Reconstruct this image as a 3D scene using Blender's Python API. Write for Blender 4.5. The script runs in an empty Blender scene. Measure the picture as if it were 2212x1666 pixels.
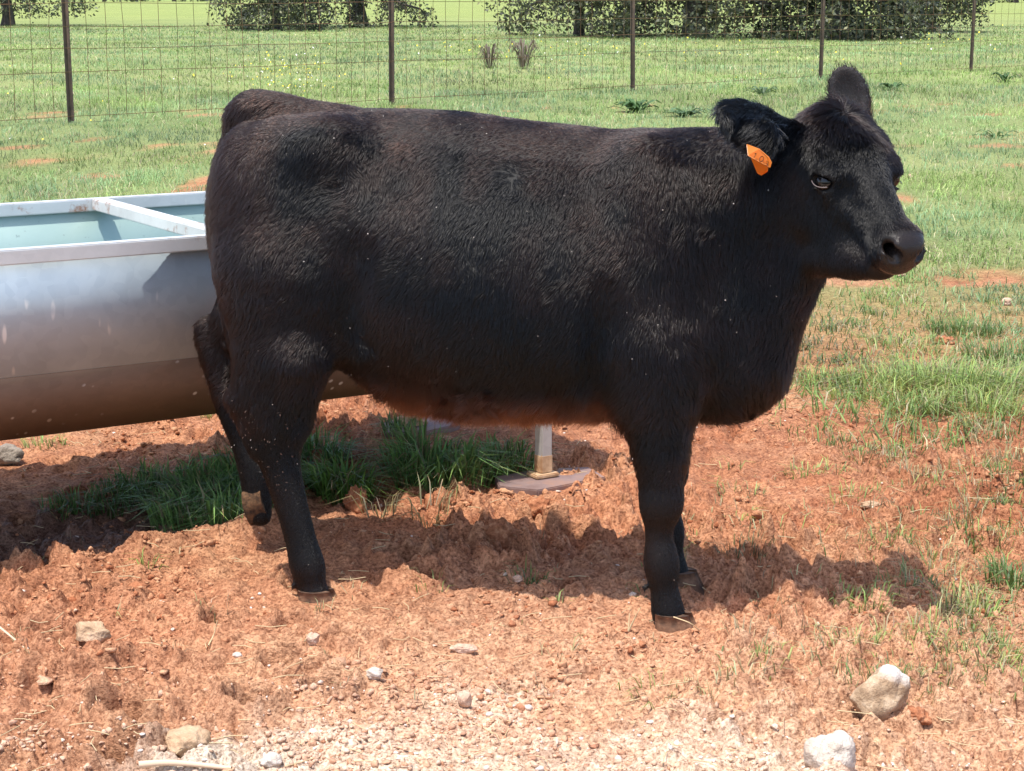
import bpy, math, random
import numpy as np
from mathutils import Vector, Matrix

# ------------------------------------------------------------------ camera, sky, sun, exposure
scene = bpy.context.scene
COL = scene.collection
CAM_H = 1.40
PITCH = math.radians(11.95)
FPX, CX, CY = 4000.0, 1106.0, 833.0          # focal length and centre in a 2212 x 1666 view

cam_data = bpy.data.cameras.new("camera")
cam_data.sensor_width = 36.0
cam_data.lens = 36.0 * FPX / 2212.0
cam_data.clip_start = 0.05
cam_data.clip_end = 3000.0
cam = bpy.data.objects.new("camera", cam_data)
cam.location = (0.0, 0.0, CAM_H)
cam.rotation_euler = (math.radians(90.0) - PITCH, 0.0, 0.0)
COL.objects.link(cam)
scene.camera = cam

SUN_DIR = Vector((0.20, 0.27, -0.95)).normalized()      # the way the light travels
SUN_EL = math.asin(-SUN_DIR.z)
SUN_AZ = math.atan2(-SUN_DIR.x, -SUN_DIR.y)
world = bpy.data.worlds.new("World")
scene.world = world
world.use_nodes = True
_nt = world.node_tree
_nt.nodes.clear()
_sky = _nt.nodes.new("ShaderNodeTexSky")
_sky.sky_type = 'NISHITA'
_sky.sun_disc = False
_sky.sun_elevation = SUN_EL
_sky.sun_rotation = SUN_AZ
_sky.altitude = 400.0
_sky.air_density = 1.0
_sky.dust_density = 3.0
_bg = _nt.nodes.new("ShaderNodeBackground")
_bg.inputs["Strength"].default_value = 0.15
_wo = _nt.nodes.new("ShaderNodeOutputWorld")
_nt.links.new(_sky.outputs[0], _bg.inputs["Color"])
_nt.links.new(_bg.outputs[0], _wo.inputs["Surface"])

sun_data = bpy.data.lights.new("sun", 'SUN')
sun_data.energy = 2.9
sun_data.angle = math.radians(0.9)
sun_data.color = (1.0, 0.955, 0.88)
sun = bpy.data.objects.new("sun", sun_data)
sun.rotation_euler = SUN_DIR.to_track_quat('-Z', 'Y').to_euler()
sun.location = (-2, -3, 9)
COL.objects.link(sun)

scene.view_settings.view_transform = 'Standard'
scene.view_settings.look = 'None'
scene.view_settings.exposure = 0.95
scene.view_settings.gamma = 1.0
scene.view_settings.use_curve_mapping = False
scene.cycles.max_bounces = 8
scene.cycles.diffuse_bounces = 3
scene.cycles.glossy_bounces = 3
scene.cycles.transmission_bounces = 4
scene.cycles.transparent_max_bounces = 8
scene.cycles.use_denoising = True
scene.cycles.caustics_reflective = False
scene.cycles.caustics_refractive = False

# ------------------------------------------------------------------ helpers
CT, ST = math.cos(PITCH), math.sin(PITCH)


def ray(px, py):
    a, b = (px - CX) / FPX, (py - CY) / FPX
    return np.array([a, CT - b * ST, -ST - b * CT])


def on_ground(px, py, z=0.0):
    """The world point at height z that the view shows at a spot of the picture."""
    d = ray(px, py)
    k = (z - CAM_H) / d[2]
    return np.array([d[0] * k, d[1] * k, z])


def at_dist(px, py, y):
    d = ray(px, py)
    k = y / d[1]
    return np.array([d[0] * k, y, CAM_H + d[2] * k])


def _hash(ix, iy, iz, seed):
    h = (ix.astype(np.uint32) * np.uint32(374761393) + iy.astype(np.uint32) * np.uint32(668265263)
         + iz.astype(np.uint32) * np.uint32(2147483647 - 5915587) + np.uint32(seed) * np.uint32(1274126177))
    h = (h ^ (h >> np.uint32(13))) * np.uint32(1274126177)
    h = (h ^ (h >> np.uint32(16))) * np.uint32(2246822519)
    return ((h ^ (h >> np.uint32(15))) & np.uint32(0xFFFFFF)).astype(np.float32) / np.float32(0xFFFFFF)


def noise(x, y, z=None, seed=0):
    """Smooth value noise, about 0..1."""
    x = np.asarray(x, np.float32); y = np.asarray(y, np.float32)
    z = np.zeros_like(x) + np.float32(0.37) if z is None else np.asarray(z, np.float32)
    fx, fy, fz = np.floor(x), np.floor(y), np.floor(z)
    ix, iy, iz = fx.astype(np.int64), fy.astype(np.int64), fz.astype(np.int64)
    u, v, w = x - fx, y - fy, z - fz
    u = u * u * u * (u * (u * 6 - 15) + 10); v = v * v * v * (v * (v * 6 - 15) + 10); w = w * w * w * (w * (w * 6 - 15) + 10)
    r = 0
    for dz in (0, 1):
        for dy in (0, 1):
            for dx in (0, 1):
                r = r + _hash(ix + dx, iy + dy, iz + dz, seed) * ((u if dx else 1 - u) * (v if dy else 1 - v) * (w if dz else 1 - w))
    return r


def noise2(x, y, seed=0):
    x = np.asarray(x, np.float32); y = np.asarray(y, np.float32)
    fx, fy = np.floor(x), np.floor(y)
    ix, iy = fx.astype(np.int64), fy.astype(np.int64)
    u, v = x - fx, y - fy
    u = u * u * u * (u * (u * 6 - 15) + 10); v = v * v * v * (v * (v * 6 - 15) + 10)
    iz = np.zeros_like(ix)
    a, b = _hash(ix, iy, iz, seed), _hash(ix + 1, iy, iz, seed)
    c, d = _hash(ix, iy + 1, iz, seed), _hash(ix + 1, iy + 1, iz, seed)
    return (a * (1 - u) + b * u) * (1 - v) + (c * (1 - u) + d * u) * v


def fbm2(x, y, octaves=4, seed=0, gain=0.5):
    t, amp, tot = 0, 1.0, 0.0
    for o in range(octaves):
        t = t + amp * (noise2(x * 2 ** o + 17.3 * o, y * 2 ** o - 9.1 * o, seed + o) - 0.5)
        tot += amp * 0.5
        amp *= gain
    return t / tot                     # about -1..1


def cells2(x, y, seed=0):
    """Cellular noise: distance to the nearest point and a random value of that cell."""
    x = np.asarray(x, np.float32); y = np.asarray(y, np.float32)
    ix, iy = np.floor(x).astype(np.int64), np.floor(y).astype(np.int64)
    best = np.full(x.shape, 9.0, np.float32); val = np.zeros(x.shape, np.float32)
    zz = np.zeros_like(ix)
    for dy in (-1, 0, 1):
        for dx in (-1, 0, 1):
            jx, jy = ix + dx, iy + dy
            px = jx + _hash(jx, jy, zz, seed); py = jy + _hash(jx, jy, zz + 1, seed)
            d = (px - x) ** 2 + (py - y) ** 2
            m = d < best
            best = np.where(m, d, best)
            val = np.where(m, _hash(jx, jy, zz + 2, seed), val)
    return np.sqrt(best), val


def sstep(a, b, x):
    t = np.clip((x - a) / (b - a), 0, 1)
    return t * t * (3 - 2 * t)


def fast_mesh(name, verts, faces_list, smooth=True):
    """verts (n,3); faces_list: list of int arrays (m,k)."""
    me = bpy.data.meshes.new(name)
    verts = np.ascontiguousarray(verts, np.float32)
    me.vertices.add(len(verts))
    me.vertices.foreach_set("co", verts.ravel())
    loops, starts, off = [], [], 0
    for f in faces_list:
        f = np.asarray(f, np.int32)
        if len(f) == 0:
            continue
        m, k = f.shape
        loops.append(f.ravel())
        starts.append(off + np.arange(m, dtype=np.int32) * k)
        off += m * k
    loops = np.concatenate(loops); starts = np.concatenate(starts)
    me.loops.add(len(loops)); me.loops.foreach_set("vertex_index", loops)
    me.polygons.add(len(starts)); me.polygons.foreach_set("loop_start", starts)
    if smooth:
        me.polygons.foreach_set("use_smooth", np.ones(len(starts), bool))
    me.update(calc_edges=True)
    return me


def set_color(me, name, rgb):
    a = me.attributes.new(name, 'FLOAT_COLOR', 'POINT')
    c = np.ones((len(rgb), 4), np.float32); c[:, :3] = rgb
    a.data.foreach_set("color", c.ravel())


def tag(o, label=None, cat=None, group=None, kind=None):
    if label: o["label"] = label
    if cat: o["category"] = cat
    if group: o["group"] = group
    if kind: o["kind"] = kind
    return o


def link(name, me, mat=None, parent=None, loc=None):
    o = bpy.data.objects.new(name, me)
    COL.objects.link(o)
    if mat is not None and not me.materials:
        me.materials.append(mat)
    if parent is not None:
        o.parent = parent
    if loc is not None:
        o.location = loc
    return o


def empty(name, loc=(0, 0, 0), rotz=0.0):
    o = bpy.data.objects.new(name, None)
    o.empty_display_size = 0.1
    o.location = loc
    o.rotation_euler = (0, 0, rotz)
    COL.objects.link(o)
    return o


class Nodes:
    def __init__(self, name):
        self.m = bpy.data.materials.new(name)
        self.m.use_nodes = True
        self.t = self.m.node_tree
        self.t.nodes.clear()
        self.out = self.t.nodes.new("ShaderNodeOutputMaterial")

    def n(self, kind, **kw):
        nd = self.t.nodes.new("ShaderNode" + kind)
        for k, v in kw.items():
            if k.startswith("i_"):
                key = k[2:].replace("_", " ")
                nd.inputs[key].default_value = v
            else:
                setattr(nd, k, v)
        return nd

    def l(self, a, b):
        self.t.links.new(a, b)

    def bsdf(self, **kw):
        b = self.n("BsdfPrincipled")
        for k, v in kw.items():
            b.inputs[k.replace("_", " ")].default_value = v
        self.l(b.outputs[0], self.out.inputs["Surface"])
        return b

    def noise(self, scale, detail=4.0, rough=0.55, coord=None):
        nd = self.n("TexNoise")
        nd.inputs["Scale"].default_value = scale
        nd.inputs["Detail"].default_value = detail
        nd.inputs["Roughness"].default_value = rough
        if coord is not None:
            self.l(coord, nd.inputs["Vector"])
        return nd

    def ramp(self, fac, stops):
        r = self.n("ValToRGB")
        els = r.color_ramp.elements
        while len(els) < len(stops):
            els.new(0.5)
        for e, (p, c) in zip(els, stops):
            e.position = p
            e.color = (c[0], c[1], c[2], 1.0) if hasattr(c, "__len__") else (c, c, c, 1.0)
        self.l(fac, r.inputs["Fac"])
        return r

    def mix(self, fac, a, b, blend='MIX'):
        mx = self.n("Mix", data_type='RGBA', blend_type=blend)
        for s, v in ((mx.inputs[0], fac), (mx.inputs[6], a), (mx.inputs[7], b)):
            if hasattr(v, "is_linked"):
                self.l(v, s)
            elif hasattr(v, "__len__"):
                s.default_value = (v[0], v[1], v[2], 1.0)
            else:
                s.default_value = v
        return mx.outputs[2]

    def bump(self, height, strength, dist, bsdf):
        bp = self.n("Bump")
        bp.inputs["Strength"].default_value = strength
        bp.inputs["Distance"].default_value = dist
        self.l(height, bp.inputs["Height"])
        self.l(bp.outputs[0], bsdf.inputs["Normal"])
        return bp


RNG = np.random.default_rng(7)
# ------------------------------------------------------------------ the ground: one sheet, finely modelled where it is near
def lines(core0, core1, step, grow, end0, end1):
    c = list(np.arange(core0, core1, step))
    s, v = step, c[-1]
    while v < end1:
        s *= grow; v += s; c.append(v)
    s, v, lo = step, c[0], []
    while v > end0:
        s *= grow; v -= s; lo.append(v)
    return np.array(lo[::-1] + c)


def seg_dist(x, y, a, b):
    ba = np.array(b) - np.array(a)
    h = np.clip(((x - a[0]) * ba[0] + (y - a[1]) * ba[1]) / (ba @ ba), 0, 1)
    return np.hypot(x - a[0] - h * ba[0], y - a[1] - h * ba[1])


HOOF_SPOTS = [on_ground(1449, 1352), on_ground(680, 1290), on_ground(1476, 1256)]
SLAB_SPOTS = [on_ground(1150, 1075), on_ground(915, 950)]
_pr = np.random.default_rng(3)
PRINTS = [(on_ground(px, py)[0], on_ground(px, py)[1], r * 1.1, d * 1.5) for px, py, r, d in
          [(270, 1545, .055, .040), (545, 1525, .05, .045), (700, 1500, .045, .04), (1010, 1180, .05, .035), (1090, 1225, .045, .05), (1240, 1160, .05, .03),
           (860, 1215, .05, .03), (920, 1260, .04, .03), (250, 1640, .05, .05), (1660, 1290, .05, .02), (1110, 1500, .035, .02), (480, 1350, .045, .025),
           (250, 1290, .05, .03), (610, 1440, .05, .03), (90, 1480, .05, .03), (1550, 1560, .035, .02), (1700, 1180, .045, .02), (1950, 1300, .05, .025),
           (120, 935, .06, .03), (320, 925, .07, .04), (520, 905, .05, .03), (1320, 1010, .06, .03), (1280, 1050, .05, .03), (1600, 940, .05, .03)]]
for _ in range(90):
    PRINTS.append((_pr.uniform(-1.4, 1.6), _pr.uniform(3.1, 6.5), _pr.uniform(.030, .06), _pr.uniform(.008, .026)))
BANK = [on_ground(-60, 1290)[:2], on_ground(300, 1208)[:2], on_ground(600, 1150)[:2]]
HOLLOW = [on_ground(-100, 1170)[:2], on_ground(150, 1150)[:2], on_ground(420, 1110)[:2]]


def grass_cover(x, y):
    """0 bare red soil .. 1 full grass."""
    base = np.interp(y, [3.5, 5.2, 6.3, 7.6, 9.5, 11.5, 15, 22], [-.30, -.04, .22, .42, .60, .82, 1.0, 1.15])
    base = base + np.where(y < 9, .42 * sstep(.70, 1.35, x) - .20 * sstep(.9, .2, x), 0)
    p = fbm2(x * .75 + 3, y * .6, 3, 60) * .36 + fbm2(x * 2.6, y * 2.0, 3, 61) * .34
    return sstep(.30, .66, base + p)


def ground_z(x, y):
    near = sstep(16.0, 6.0, y) * sstep(9.0, 4.0, np.abs(x))
    g = grass_cover(x, y)
    bare = near * (1 - .6 * g)
    wx = x + .035 * fbm2(x * 9, y * 9, 2, 71); wy = y + .035 * fbm2(x * 9 + 50, y * 9, 2, 72)
    z = .030 * fbm2(x * .55, y * .55, 3, 70) * sstep(2.0, 6.0, y)
    z = z + bare * .017 * fbm2(wx * 3.6, wy * 3.6, 3, 73)
    # crumbly lumps with sharp creases between them
    rough = .36 + .80 * sstep(-.28, .42, fbm2(x * 1.5, y * 1.5, 3, 78))
    rough = rough * (1 - .25 * sstep(3.75, 3.25, y + .2 * fbm2(x * 2, y * 2, 2, 79)))
    lump = lambda fq, sd: np.abs(2 * noise2(wx * fq + sd, wy * fq - sd, sd) - 1) - .38
    big = .040 * lump(7.5, 201) + .046 * lump(14, 202) + .034 * lump(27, 203)
    z = z + bare * rough * (.024 * np.tanh(big / .024) + .017 * lump(52, 204) + .010 * lump(95, 205))
    d1, v1 = cells2(wx * 17, wy * 17, 75)
    z = z + bare * rough * .034 * np.maximum(0, 1 - d1 * 1.7) ** .6 * (v1 > .66)
    z = z + bare * .0055 * fbm2(x * 100, y * 100, 2, 77)
    m = (y < 8) & (np.abs(x) < 3)
    if m.any():
        xs, ys = x[m], y[m]
        add = np.zeros_like(xs)
        for px, py, r, d in PRINTS:
            near_p = (np.abs(xs - px) < r * 3) & (np.abs(ys - py) < r * 3)
            if not near_p.any():
                continue
            rr = np.hypot(xs[near_p] - px, (ys[near_p] - py) * 1.15) / r * (1 + .25 * fbm2(xs[near_p] * 22, ys[near_p] * 22, 2, 80))
            add[near_p] += -d * 1.5 * sstep(1.0, .70, rr) + d * .55 * np.exp(-((rr - 1.25) / .28) ** 2)
        hol = np.minimum(seg_dist(xs, ys, HOLLOW[0], HOLLOW[1]), seg_dist(xs, ys, HOLLOW[1], HOLLOW[2]))
        add += -.045 * sstep(.30, .08, hol + .05 * fbm2(xs * 5, ys * 5, 2, 81))
        bk = np.minimum(seg_dist(xs, ys, BANK[0], BANK[1]), seg_dist(xs, ys, BANK[1], BANK[2]))
        add += .030 * np.exp(-(bk / .07) ** 2) * (1 + .8 * fbm2(xs * 7, ys * 7, 2, 82))
        z = z.copy(); z[m] += add
    for h in SLAB_SPOTS:
        w = np.exp(-(((x - h[0]) ** 2 + (y - h[1]) ** 2) / .20 ** 2) ** 2)
        z = z * (1 - w) + w * (.014 + .25 * z)
    for h in HOOF_SPOTS:
        w = np.exp(-((x - h[0]) ** 2 + (y - h[1]) ** 2) / .075 ** 2)
        z = z * (1 - w) + w * -.006
    return z


GX = lines(-1.22, 1.32, .0050, 1.08, -600, 600)
GY = lines(3.10, 4.60, .0050, 1.023, 1.0, 900)
XX, YY = np.meshgrid(GX, GY)
gxf, gyf = XX.ravel().astype(np.float64), YY.ravel().astype(np.float64)
gzf = ground_z(gxf, gyf)
W_, H_ = len(GX), len(GY)
ii = np.arange((H_ - 1) * (W_ - 1)); r_, c_ = ii // (W_ - 1), ii % (W_ - 1)
i0 = r_ * W_ + c_
gq = np.stack([i0, i0 + 1, i0 + 1 + W_, i0 + W_], 1)
ground_me = fast_mesh("ground", np.stack([gxf, gyf, gzf], 1), [gq])

# colours of the earth itself
gc = grass_cover(gxf, gyf)
n_a = fbm2(gxf * 2.2, gyf * 2.2, 4, 90); n_b = fbm2(gxf * 14, gyf * 14, 3, 91); n_c = noise2(gxf * 60, gyf * 60, 92)
red = np.array([.49, .215, .115]); red2 = np.array([.31, .098, .045]); tan = np.array([.60, .325, .185]); lime = np.array([.84, .74, .64])
rgb = red + (np.clip(n_a * .7 + n_b * .5, 0, 1))[:, None] * (tan - red)
rgb = rgb + np.clip(-n_a * .8 - n_b * .6, 0, .8)[:, None] * (red2 - rgb)
# limestone dust and gravel towards the front
pc = on_ground(1250, 1660)
front = sstep(3.62, 3.15, gyf + .30 * n_a + .16 * n_b + .55 * np.abs(gxf + .02) * sstep(.0, 1.0, np.abs(gxf + .02)))
rgb = rgb + (np.clip(front * 1.25 * (.68 + .7 * n_c), 0, .95))[:, None] * (lime - rgb)
dusty = sstep(4.7, 3.3, gyf + .5 * n_a) * .82 * (.30 + .70 * sstep(-.85, -.15, gxf + .15 * n_a))
rgb = rgb + (dusty * (.5 + .5 * n_c))[:, None] * (np.array([.72, .45, .29]) - rgb)
# damp mud in the hollow under the trough
holl = np.minimum(seg_dist(gxf, gyf, HOLLOW[0], HOLLOW[1]), seg_dist(gxf, gyf, HOLLOW[1], HOLLOW[2]))
damp = sstep(.34, .12, holl + .10 * n_b) * (gyf < 6)
rgb = rgb + (damp * .85)[:, None] * (np.array([.20, .115, .085]) - rgb)
# turf colour below the grass
turf = np.array([.20, .28, .10]); turf2 = np.array([.29, .36, .14])
big = fbm2(gxf * .16, gyf * .12, 3, 95)
tc = turf + np.clip(.5 + .8 * big, 0, 1)[:, None] * (turf2 - turf)
far = sstep(70, 130, gyf)
tc = tc + (far * .8)[:, None] * (np.array([.27, .36, .10]) - tc)
spots = sstep(.34, .55, fbm2(gxf * 2.2, gyf * 1.1, 3, 97)) * (gyf > 9) * (gyf < 24)
cov = np.clip(gc * sstep(5.5, 11, gyf) * (1 - .9 * spots), 0, 1) * .92
rgb = rgb * (1 - cov[:, None]) + tc * cov[:, None]
set_color(ground_me, "tint", rgb)
_at = ground_me.attributes.new("damp", 'FLOAT', 'POINT'); _at.data.foreach_set("value", damp.astype(np.float32))
gm = Nodes("red_earth")
_tc = gm.n("TexCoord")
_a = gm.n("Attribute", attribute_name="tint")
_d = gm.n("Attribute", attribute_name="damp")
_n = gm.noise(120.0, 6.0, .65, _tc.outputs["Object"])
_n2 = gm.noise(34.0, 6.0, .65, _tc.outputs["Object"])
_r1 = gm.ramp(_n.outputs["Fac"], [(.36, (.46, .38, .35)), (.50, (1.0, 1.0, 1.0)), (.66, (1.36, 1.42, 1.48))])
_r2 = gm.ramp(_n2.outputs["Fac"], [(.34, (.66, .60, .58)), (.66, (1.18, 1.22, 1.24))])
_c = gm.mix(1.0, _a.outputs["Color"], _r1.outputs[0], 'MULTIPLY')
_c = gm.mix(1.0, _c, _r2.outputs[0], 'MULTIPLY')
_n3 = gm.noise(.35, 8.0, .7, _tc.outputs["Object"])
_c = gm.mix(1.0, _c, gm.ramp(_n3.outputs["Fac"], [(.30, (.78, .84, .80)), (.70, (1.16, 1.10, 1.04))]).outputs[0], 'MULTIPLY')
_b = gm.bsdf(Roughness=.92)
_b.inputs["Specular IOR Level"].default_value = .25
gm.l(_c, _b.inputs["Base Color"])
_mr = gm.n("MapRange"); _mr.inputs[3].default_value = .92; _mr.inputs[4].default_value = .55
gm.l(_d.outputs["Fac"], _mr.inputs[0]); gm.l(_mr.outputs[0], _b.inputs["Roughness"])
gm.bump(_n.outputs["Fac"], .8, .016, _b)
ground = link("ground", ground_me, gm.m)
tag(ground, kind="structure")


def gz_at(x, y):
    return float(ground_z(np.array([float(x)]), np.array([float(y)]))[0])


def spot(px, py):
    """Ground point seen at a spot of the picture (two steps, for the relief)."""
    p = on_ground(px, py)
    p = on_ground(px, py, gz_at(p[0], p[1]))
    return np.array([p[0], p[1], gz_at(p[0], p[1])])
# ------------------------------------------------------------------ the feeding trough
TA = math.radians(32.0)
TU = np.array([math.cos(TA), math.sin(TA), 0.0]); TN = np.array([-math.sin(TA), math.cos(TA), 0.0])
T0 = on_ground(0, 540, .814)
T0[2] = 0


def tw(s, o, z):                                   # along, across (away from the viewer), up
    return np.array([s * math.cos(TA) - o * math.sin(TA), s * math.sin(TA) + o * math.cos(TA), z])


trough = empty("feeding_trough", tuple(T0))
tag(trough, "galvanised metal feeding trough with pale teal inside, behind the calf", "trough")


def galvanised(name, tone, rough, rust=0.0, dull=0.0, metal=.50):
    m = Nodes(name)
    tc = m.n("TexCoord")
    mp = m.n("Mapping"); mp.inputs["Scale"].default_value = (1, 1, 1)
    m.l(tc.outputs["Object"], mp.inputs["Vector"])
    sp = m.n("TexVoronoi"); sp.inputs["Scale"].default_value = 38
    m.l(mp.outputs[0], sp.inputs["Vector"])
    n1 = m.noise(3.2, 5, .6, mp.outputs[0]); n2 = m.noise(26, 6, .65, mp.outputs[0])
    base = m.ramp(n1.outputs["Fac"], [(.25, tuple(t * .80 for t in tone)), (.75, tuple(min(1, t * 1.12) for t in tone))]).outputs[0]
    gsp = m.n("RGBToBW"); m.l(sp.outputs["Color"], gsp.inputs[0])
    base = m.mix(.12, base, m.ramp(gsp.outputs[0], [(0, .2), (1, .8)]).outputs[0], 'OVERLAY')
    rr = m.ramp(m.noise(4.6, 7, .72, mp.outputs[0]).outputs["Fac"], [(.60 - rust, (0, 0, 0)), (.68 - rust * .8, (1, 1, 1))])
    # drips and splashes of lime, drawn out downwards
    mp2 = m.n("Mapping"); mp2.inputs["Scale"].default_value = (24, 24, 5.0)
    m.l(tc.outputs["Object"], mp2.inputs["Vector"])
    dr = m.n("TexVoronoi"); dr.inputs["Scale"].default_value = 1.0; dr.inputs["Randomness"].default_value = 1.0
    m.l(mp2.outputs[0], dr.inputs["Vector"])
    dmask = m.ramp(dr.outputs["Distance"], [(.10, (1, 1, 1)), (.17, (0, 0, 0))]).outputs[0]
    gate = m.ramp(m.noise(5.5, 3, .5, mp.outputs[0]).outputs["Fac"], [(.47, (0, 0, 0)), (.55, (1, 1, 1))]).outputs[0]
    dd = m.mix(1.0, dmask, gate, 'MULTIPLY')
    col = m.mix(dd, base, (.80, .80, .78))
    col = m.mix(rr.outputs[0], col, (.30, .12, .05)) if rust else col
    b = m.bsdf(Roughness=rough)
    m.l(col, b.inputs["Base Color"])
    met = m.n("MapRange"); met.inputs[3].default_value = metal - dull * .6; met.inputs[4].default_value = .0
    mx = m.mix(1.0, dd, rr.outputs[0], 'ADD') if rust else dd
    m.l(mx, met.inputs[0]); m.l(met.outputs[0], b.inputs["Metallic"])
    rmap = m.n("MapRange"); rmap.inputs[3].default_value = rough - .08; rmap.inputs[4].default_value = rough + .14
    m.l(n2.outputs["Fac"], rmap.inputs[0]); m.l(rmap.outputs[0], b.inputs["Roughness"])
    m.bump(n1.outputs["Fac"], .12, .006, b)
    return m.m


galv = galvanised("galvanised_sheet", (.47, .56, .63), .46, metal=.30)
galv_low = galvanised("soil_reflection_sheet", (.235, .172, .130), .60, metal=.15)  # lower panels: reflection of shaded red soil painted into the base colour
galv_rail = galvanised("galvanised_rail", (.66, .67, .68), .42, rust=.012, dull=.25)
galv_leg = galvanised("galvanised_leg", (.52, .50, .47), .55, rust=.0, dull=.6)

teal = Nodes("teal_lining")
_tc = teal.n("TexCoord")
_n1 = teal.noise(2.5, 5, .6, _tc.outputs["Object"]); _n2 = teal.noise(55, 4, .6, _tc.outputs["Object"])
_cc = teal.ramp(_n1.outputs["Fac"], [(.3, (.36, .50, .46)), (.7, (.43, .56, .52))]).outputs[0]
_cc = teal.mix(teal.ramp(_n2.outputs["Fac"], [(.66, (0, 0, 0)), (.72, (.5, .5, .5))]).outputs[0], _cc, (.18, .24, .24))
_b = teal.bsdf(Roughness=.45, Metallic=.25)
teal.l(_cc, _b.inputs["Base Color"])
teal.bump(_n1.outputs["Fac"], .2, .01, _b)

S0, S1 = -1.45, 1.66
PROF = [(.004, .800), (.046, .500), (.250, .300), (.715, .300), (.919, .500), (.961, .800)]


def strip(p0, p1, off, name, mat, thick=.003, inset=0.0):
    """A flat sheet of the trough's side between two points of its section."""
    (o0, z0), (o1, z1) = p0, p1
    nx, nz = (z1 - z0), -(o1 - o0)
    ln = math.hypot(nx, nz); nx, nz = nx / ln, nz / ln
    a, b = S0 + inset, S1 - inset
    pts = []
    for s in (a, b):
        for (o, z) in ((o0, z0), (o1, z1)):
            for k in (off, off + thick):
                pts.append(tw(s, o + nx * k, z + nz * k))
    v = np.array(pts)
    f = np.array([(0, 2, 6, 4), (1, 5, 7, 3), (0, 4, 5, 1), (2, 3, 7, 6), (0, 1, 3, 2), (4, 6, 7, 5)])
    return link(name, fast_mesh(name, v, [f], smooth=False), mat, trough)


for k, nm in enumerate(("side_panel", "sloping_panel", "bottom_panel", "sloping_panel", "side_panel")):
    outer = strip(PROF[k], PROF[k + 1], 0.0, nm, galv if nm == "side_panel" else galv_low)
    inner = strip(PROF[k], PROF[k + 1], -.0065, "lining", teal.m, inset=.004)
    inner.parent = outer


def tbox(s0, s1, o0, o1, z0, z1, name, mat, parent, bev=.003, root=None):
    import bmesh
    bm = bmesh.new()
    r = bmesh.ops.create_cube(bm, size=1.0)
    for v in bm.verts:
        v.co = Vector(tw((s0 + s1) / 2 + v.co.x * (s1 - s0), (o0 + o1) / 2 + v.co.y * (o1 - o0), (z0 + z1) / 2 + v.co.z * (z1 - z0)))
    bmesh.ops.bevel(bm, geom=bm.edges[:], offset=bev, segments=2, affect='EDGES')
    me = bpy.data.meshes.new(name)
    bm.to_mesh(me); bm.free()
    return link(name, me, mat, parent)


tbox(S0, S1, -.016, .022, .778, .814, "rim", galv_rail, trough)
tbox(S0, S1, .943, .981, .778, .814, "rim", galv_rail, trough)
tbox(S0 - .03, S0, -.016, .981, .778, .8135, "rim", galv_rail, trough)
tbox(S1, S1 + .03, -.016, .981, .778, .8135, "rim", galv_rail, trough)
bar_mat = galvanised("crossbar_steel", (.72, .71, .69), .45, rust=.075, dull=.45)
tbox(.555, .600, .024, .941, .782, .8155, "crossbar", bar_mat, trough)
tbox(-.62, -.575, .024, .941, .782, .8155, "crossbar", bar_mat, trough)
# end panels
for s in (S0 + .001, S1 - .004):
    v = [tw(s + d, o, z) for d in (0, .003) for o, z in PROF]
    me = bpy.data.meshes.new("end_panel")
    me.from_pydata([tuple(p) for p in v], [], [tuple(range(6)), tuple(range(11, 5, -1))] + [(i, i + 6, (i + 1) % 6 + 6, (i + 1) % 6) for i in range(6)])
    link("end_panel", me, galv, trough)
# legs with feet
mudfoot = Nodes("caked_foot")
_b = mudfoot.bsdf(Roughness=.9)
_mn = mudfoot.noise(30, 5, .6, mudfoot.n("TexCoord").outputs["Object"])
mudfoot.l(mudfoot.ramp(_mn.outputs["Fac"], [(.3, (.34, .17, .075)), (.7, (.66, .46, .28))]).outputs[0], _b.inputs["Base Color"])
mudfoot.bump(_mn.outputs["Fac"], .5, .004, _b)
for s in (-1.32, 1.565):
    for o in (.075, .845):
        oo = .04 if o < .5 else .885
        leg = tbox(s - .019, s + .019, o - .019, o + .019, .045, .49, "leg", galv_leg, trough, .004)
        tbox(s - .042, s + .036, o - .032, o + .028, .034, .046, "foot_plate", mudfoot.m, leg, .003)
        tbox(s - .0205, s + .0205, o - .0205, o + .0205, .045, .046 + .055, "mud_crust", mudfoot.m, leg, .004)

# slabs the feet stand on
slab_m = Nodes("dull_slab")
_b = slab_m.bsdf(Roughness=.75)
_tc = slab_m.n("TexCoord")
_sn = slab_m.noise(9, 6, .65, _tc.outputs["Object"]); _sn2 = slab_m.noise(60, 4, .6, _tc.outputs["Object"])
slab_m.l(slab_m.ramp(_sn.outputs["Fac"], [(.32, (.17, .10, .085)), (.5, (.23, .155, .14)), (.66, (.30, .17, .12)), (.74, (.42, .20, .11))]).outputs[0], _b.inputs["Base Color"])
slab_m.bump(_sn2.outputs["Fac"], .35, .003, _b)


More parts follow.
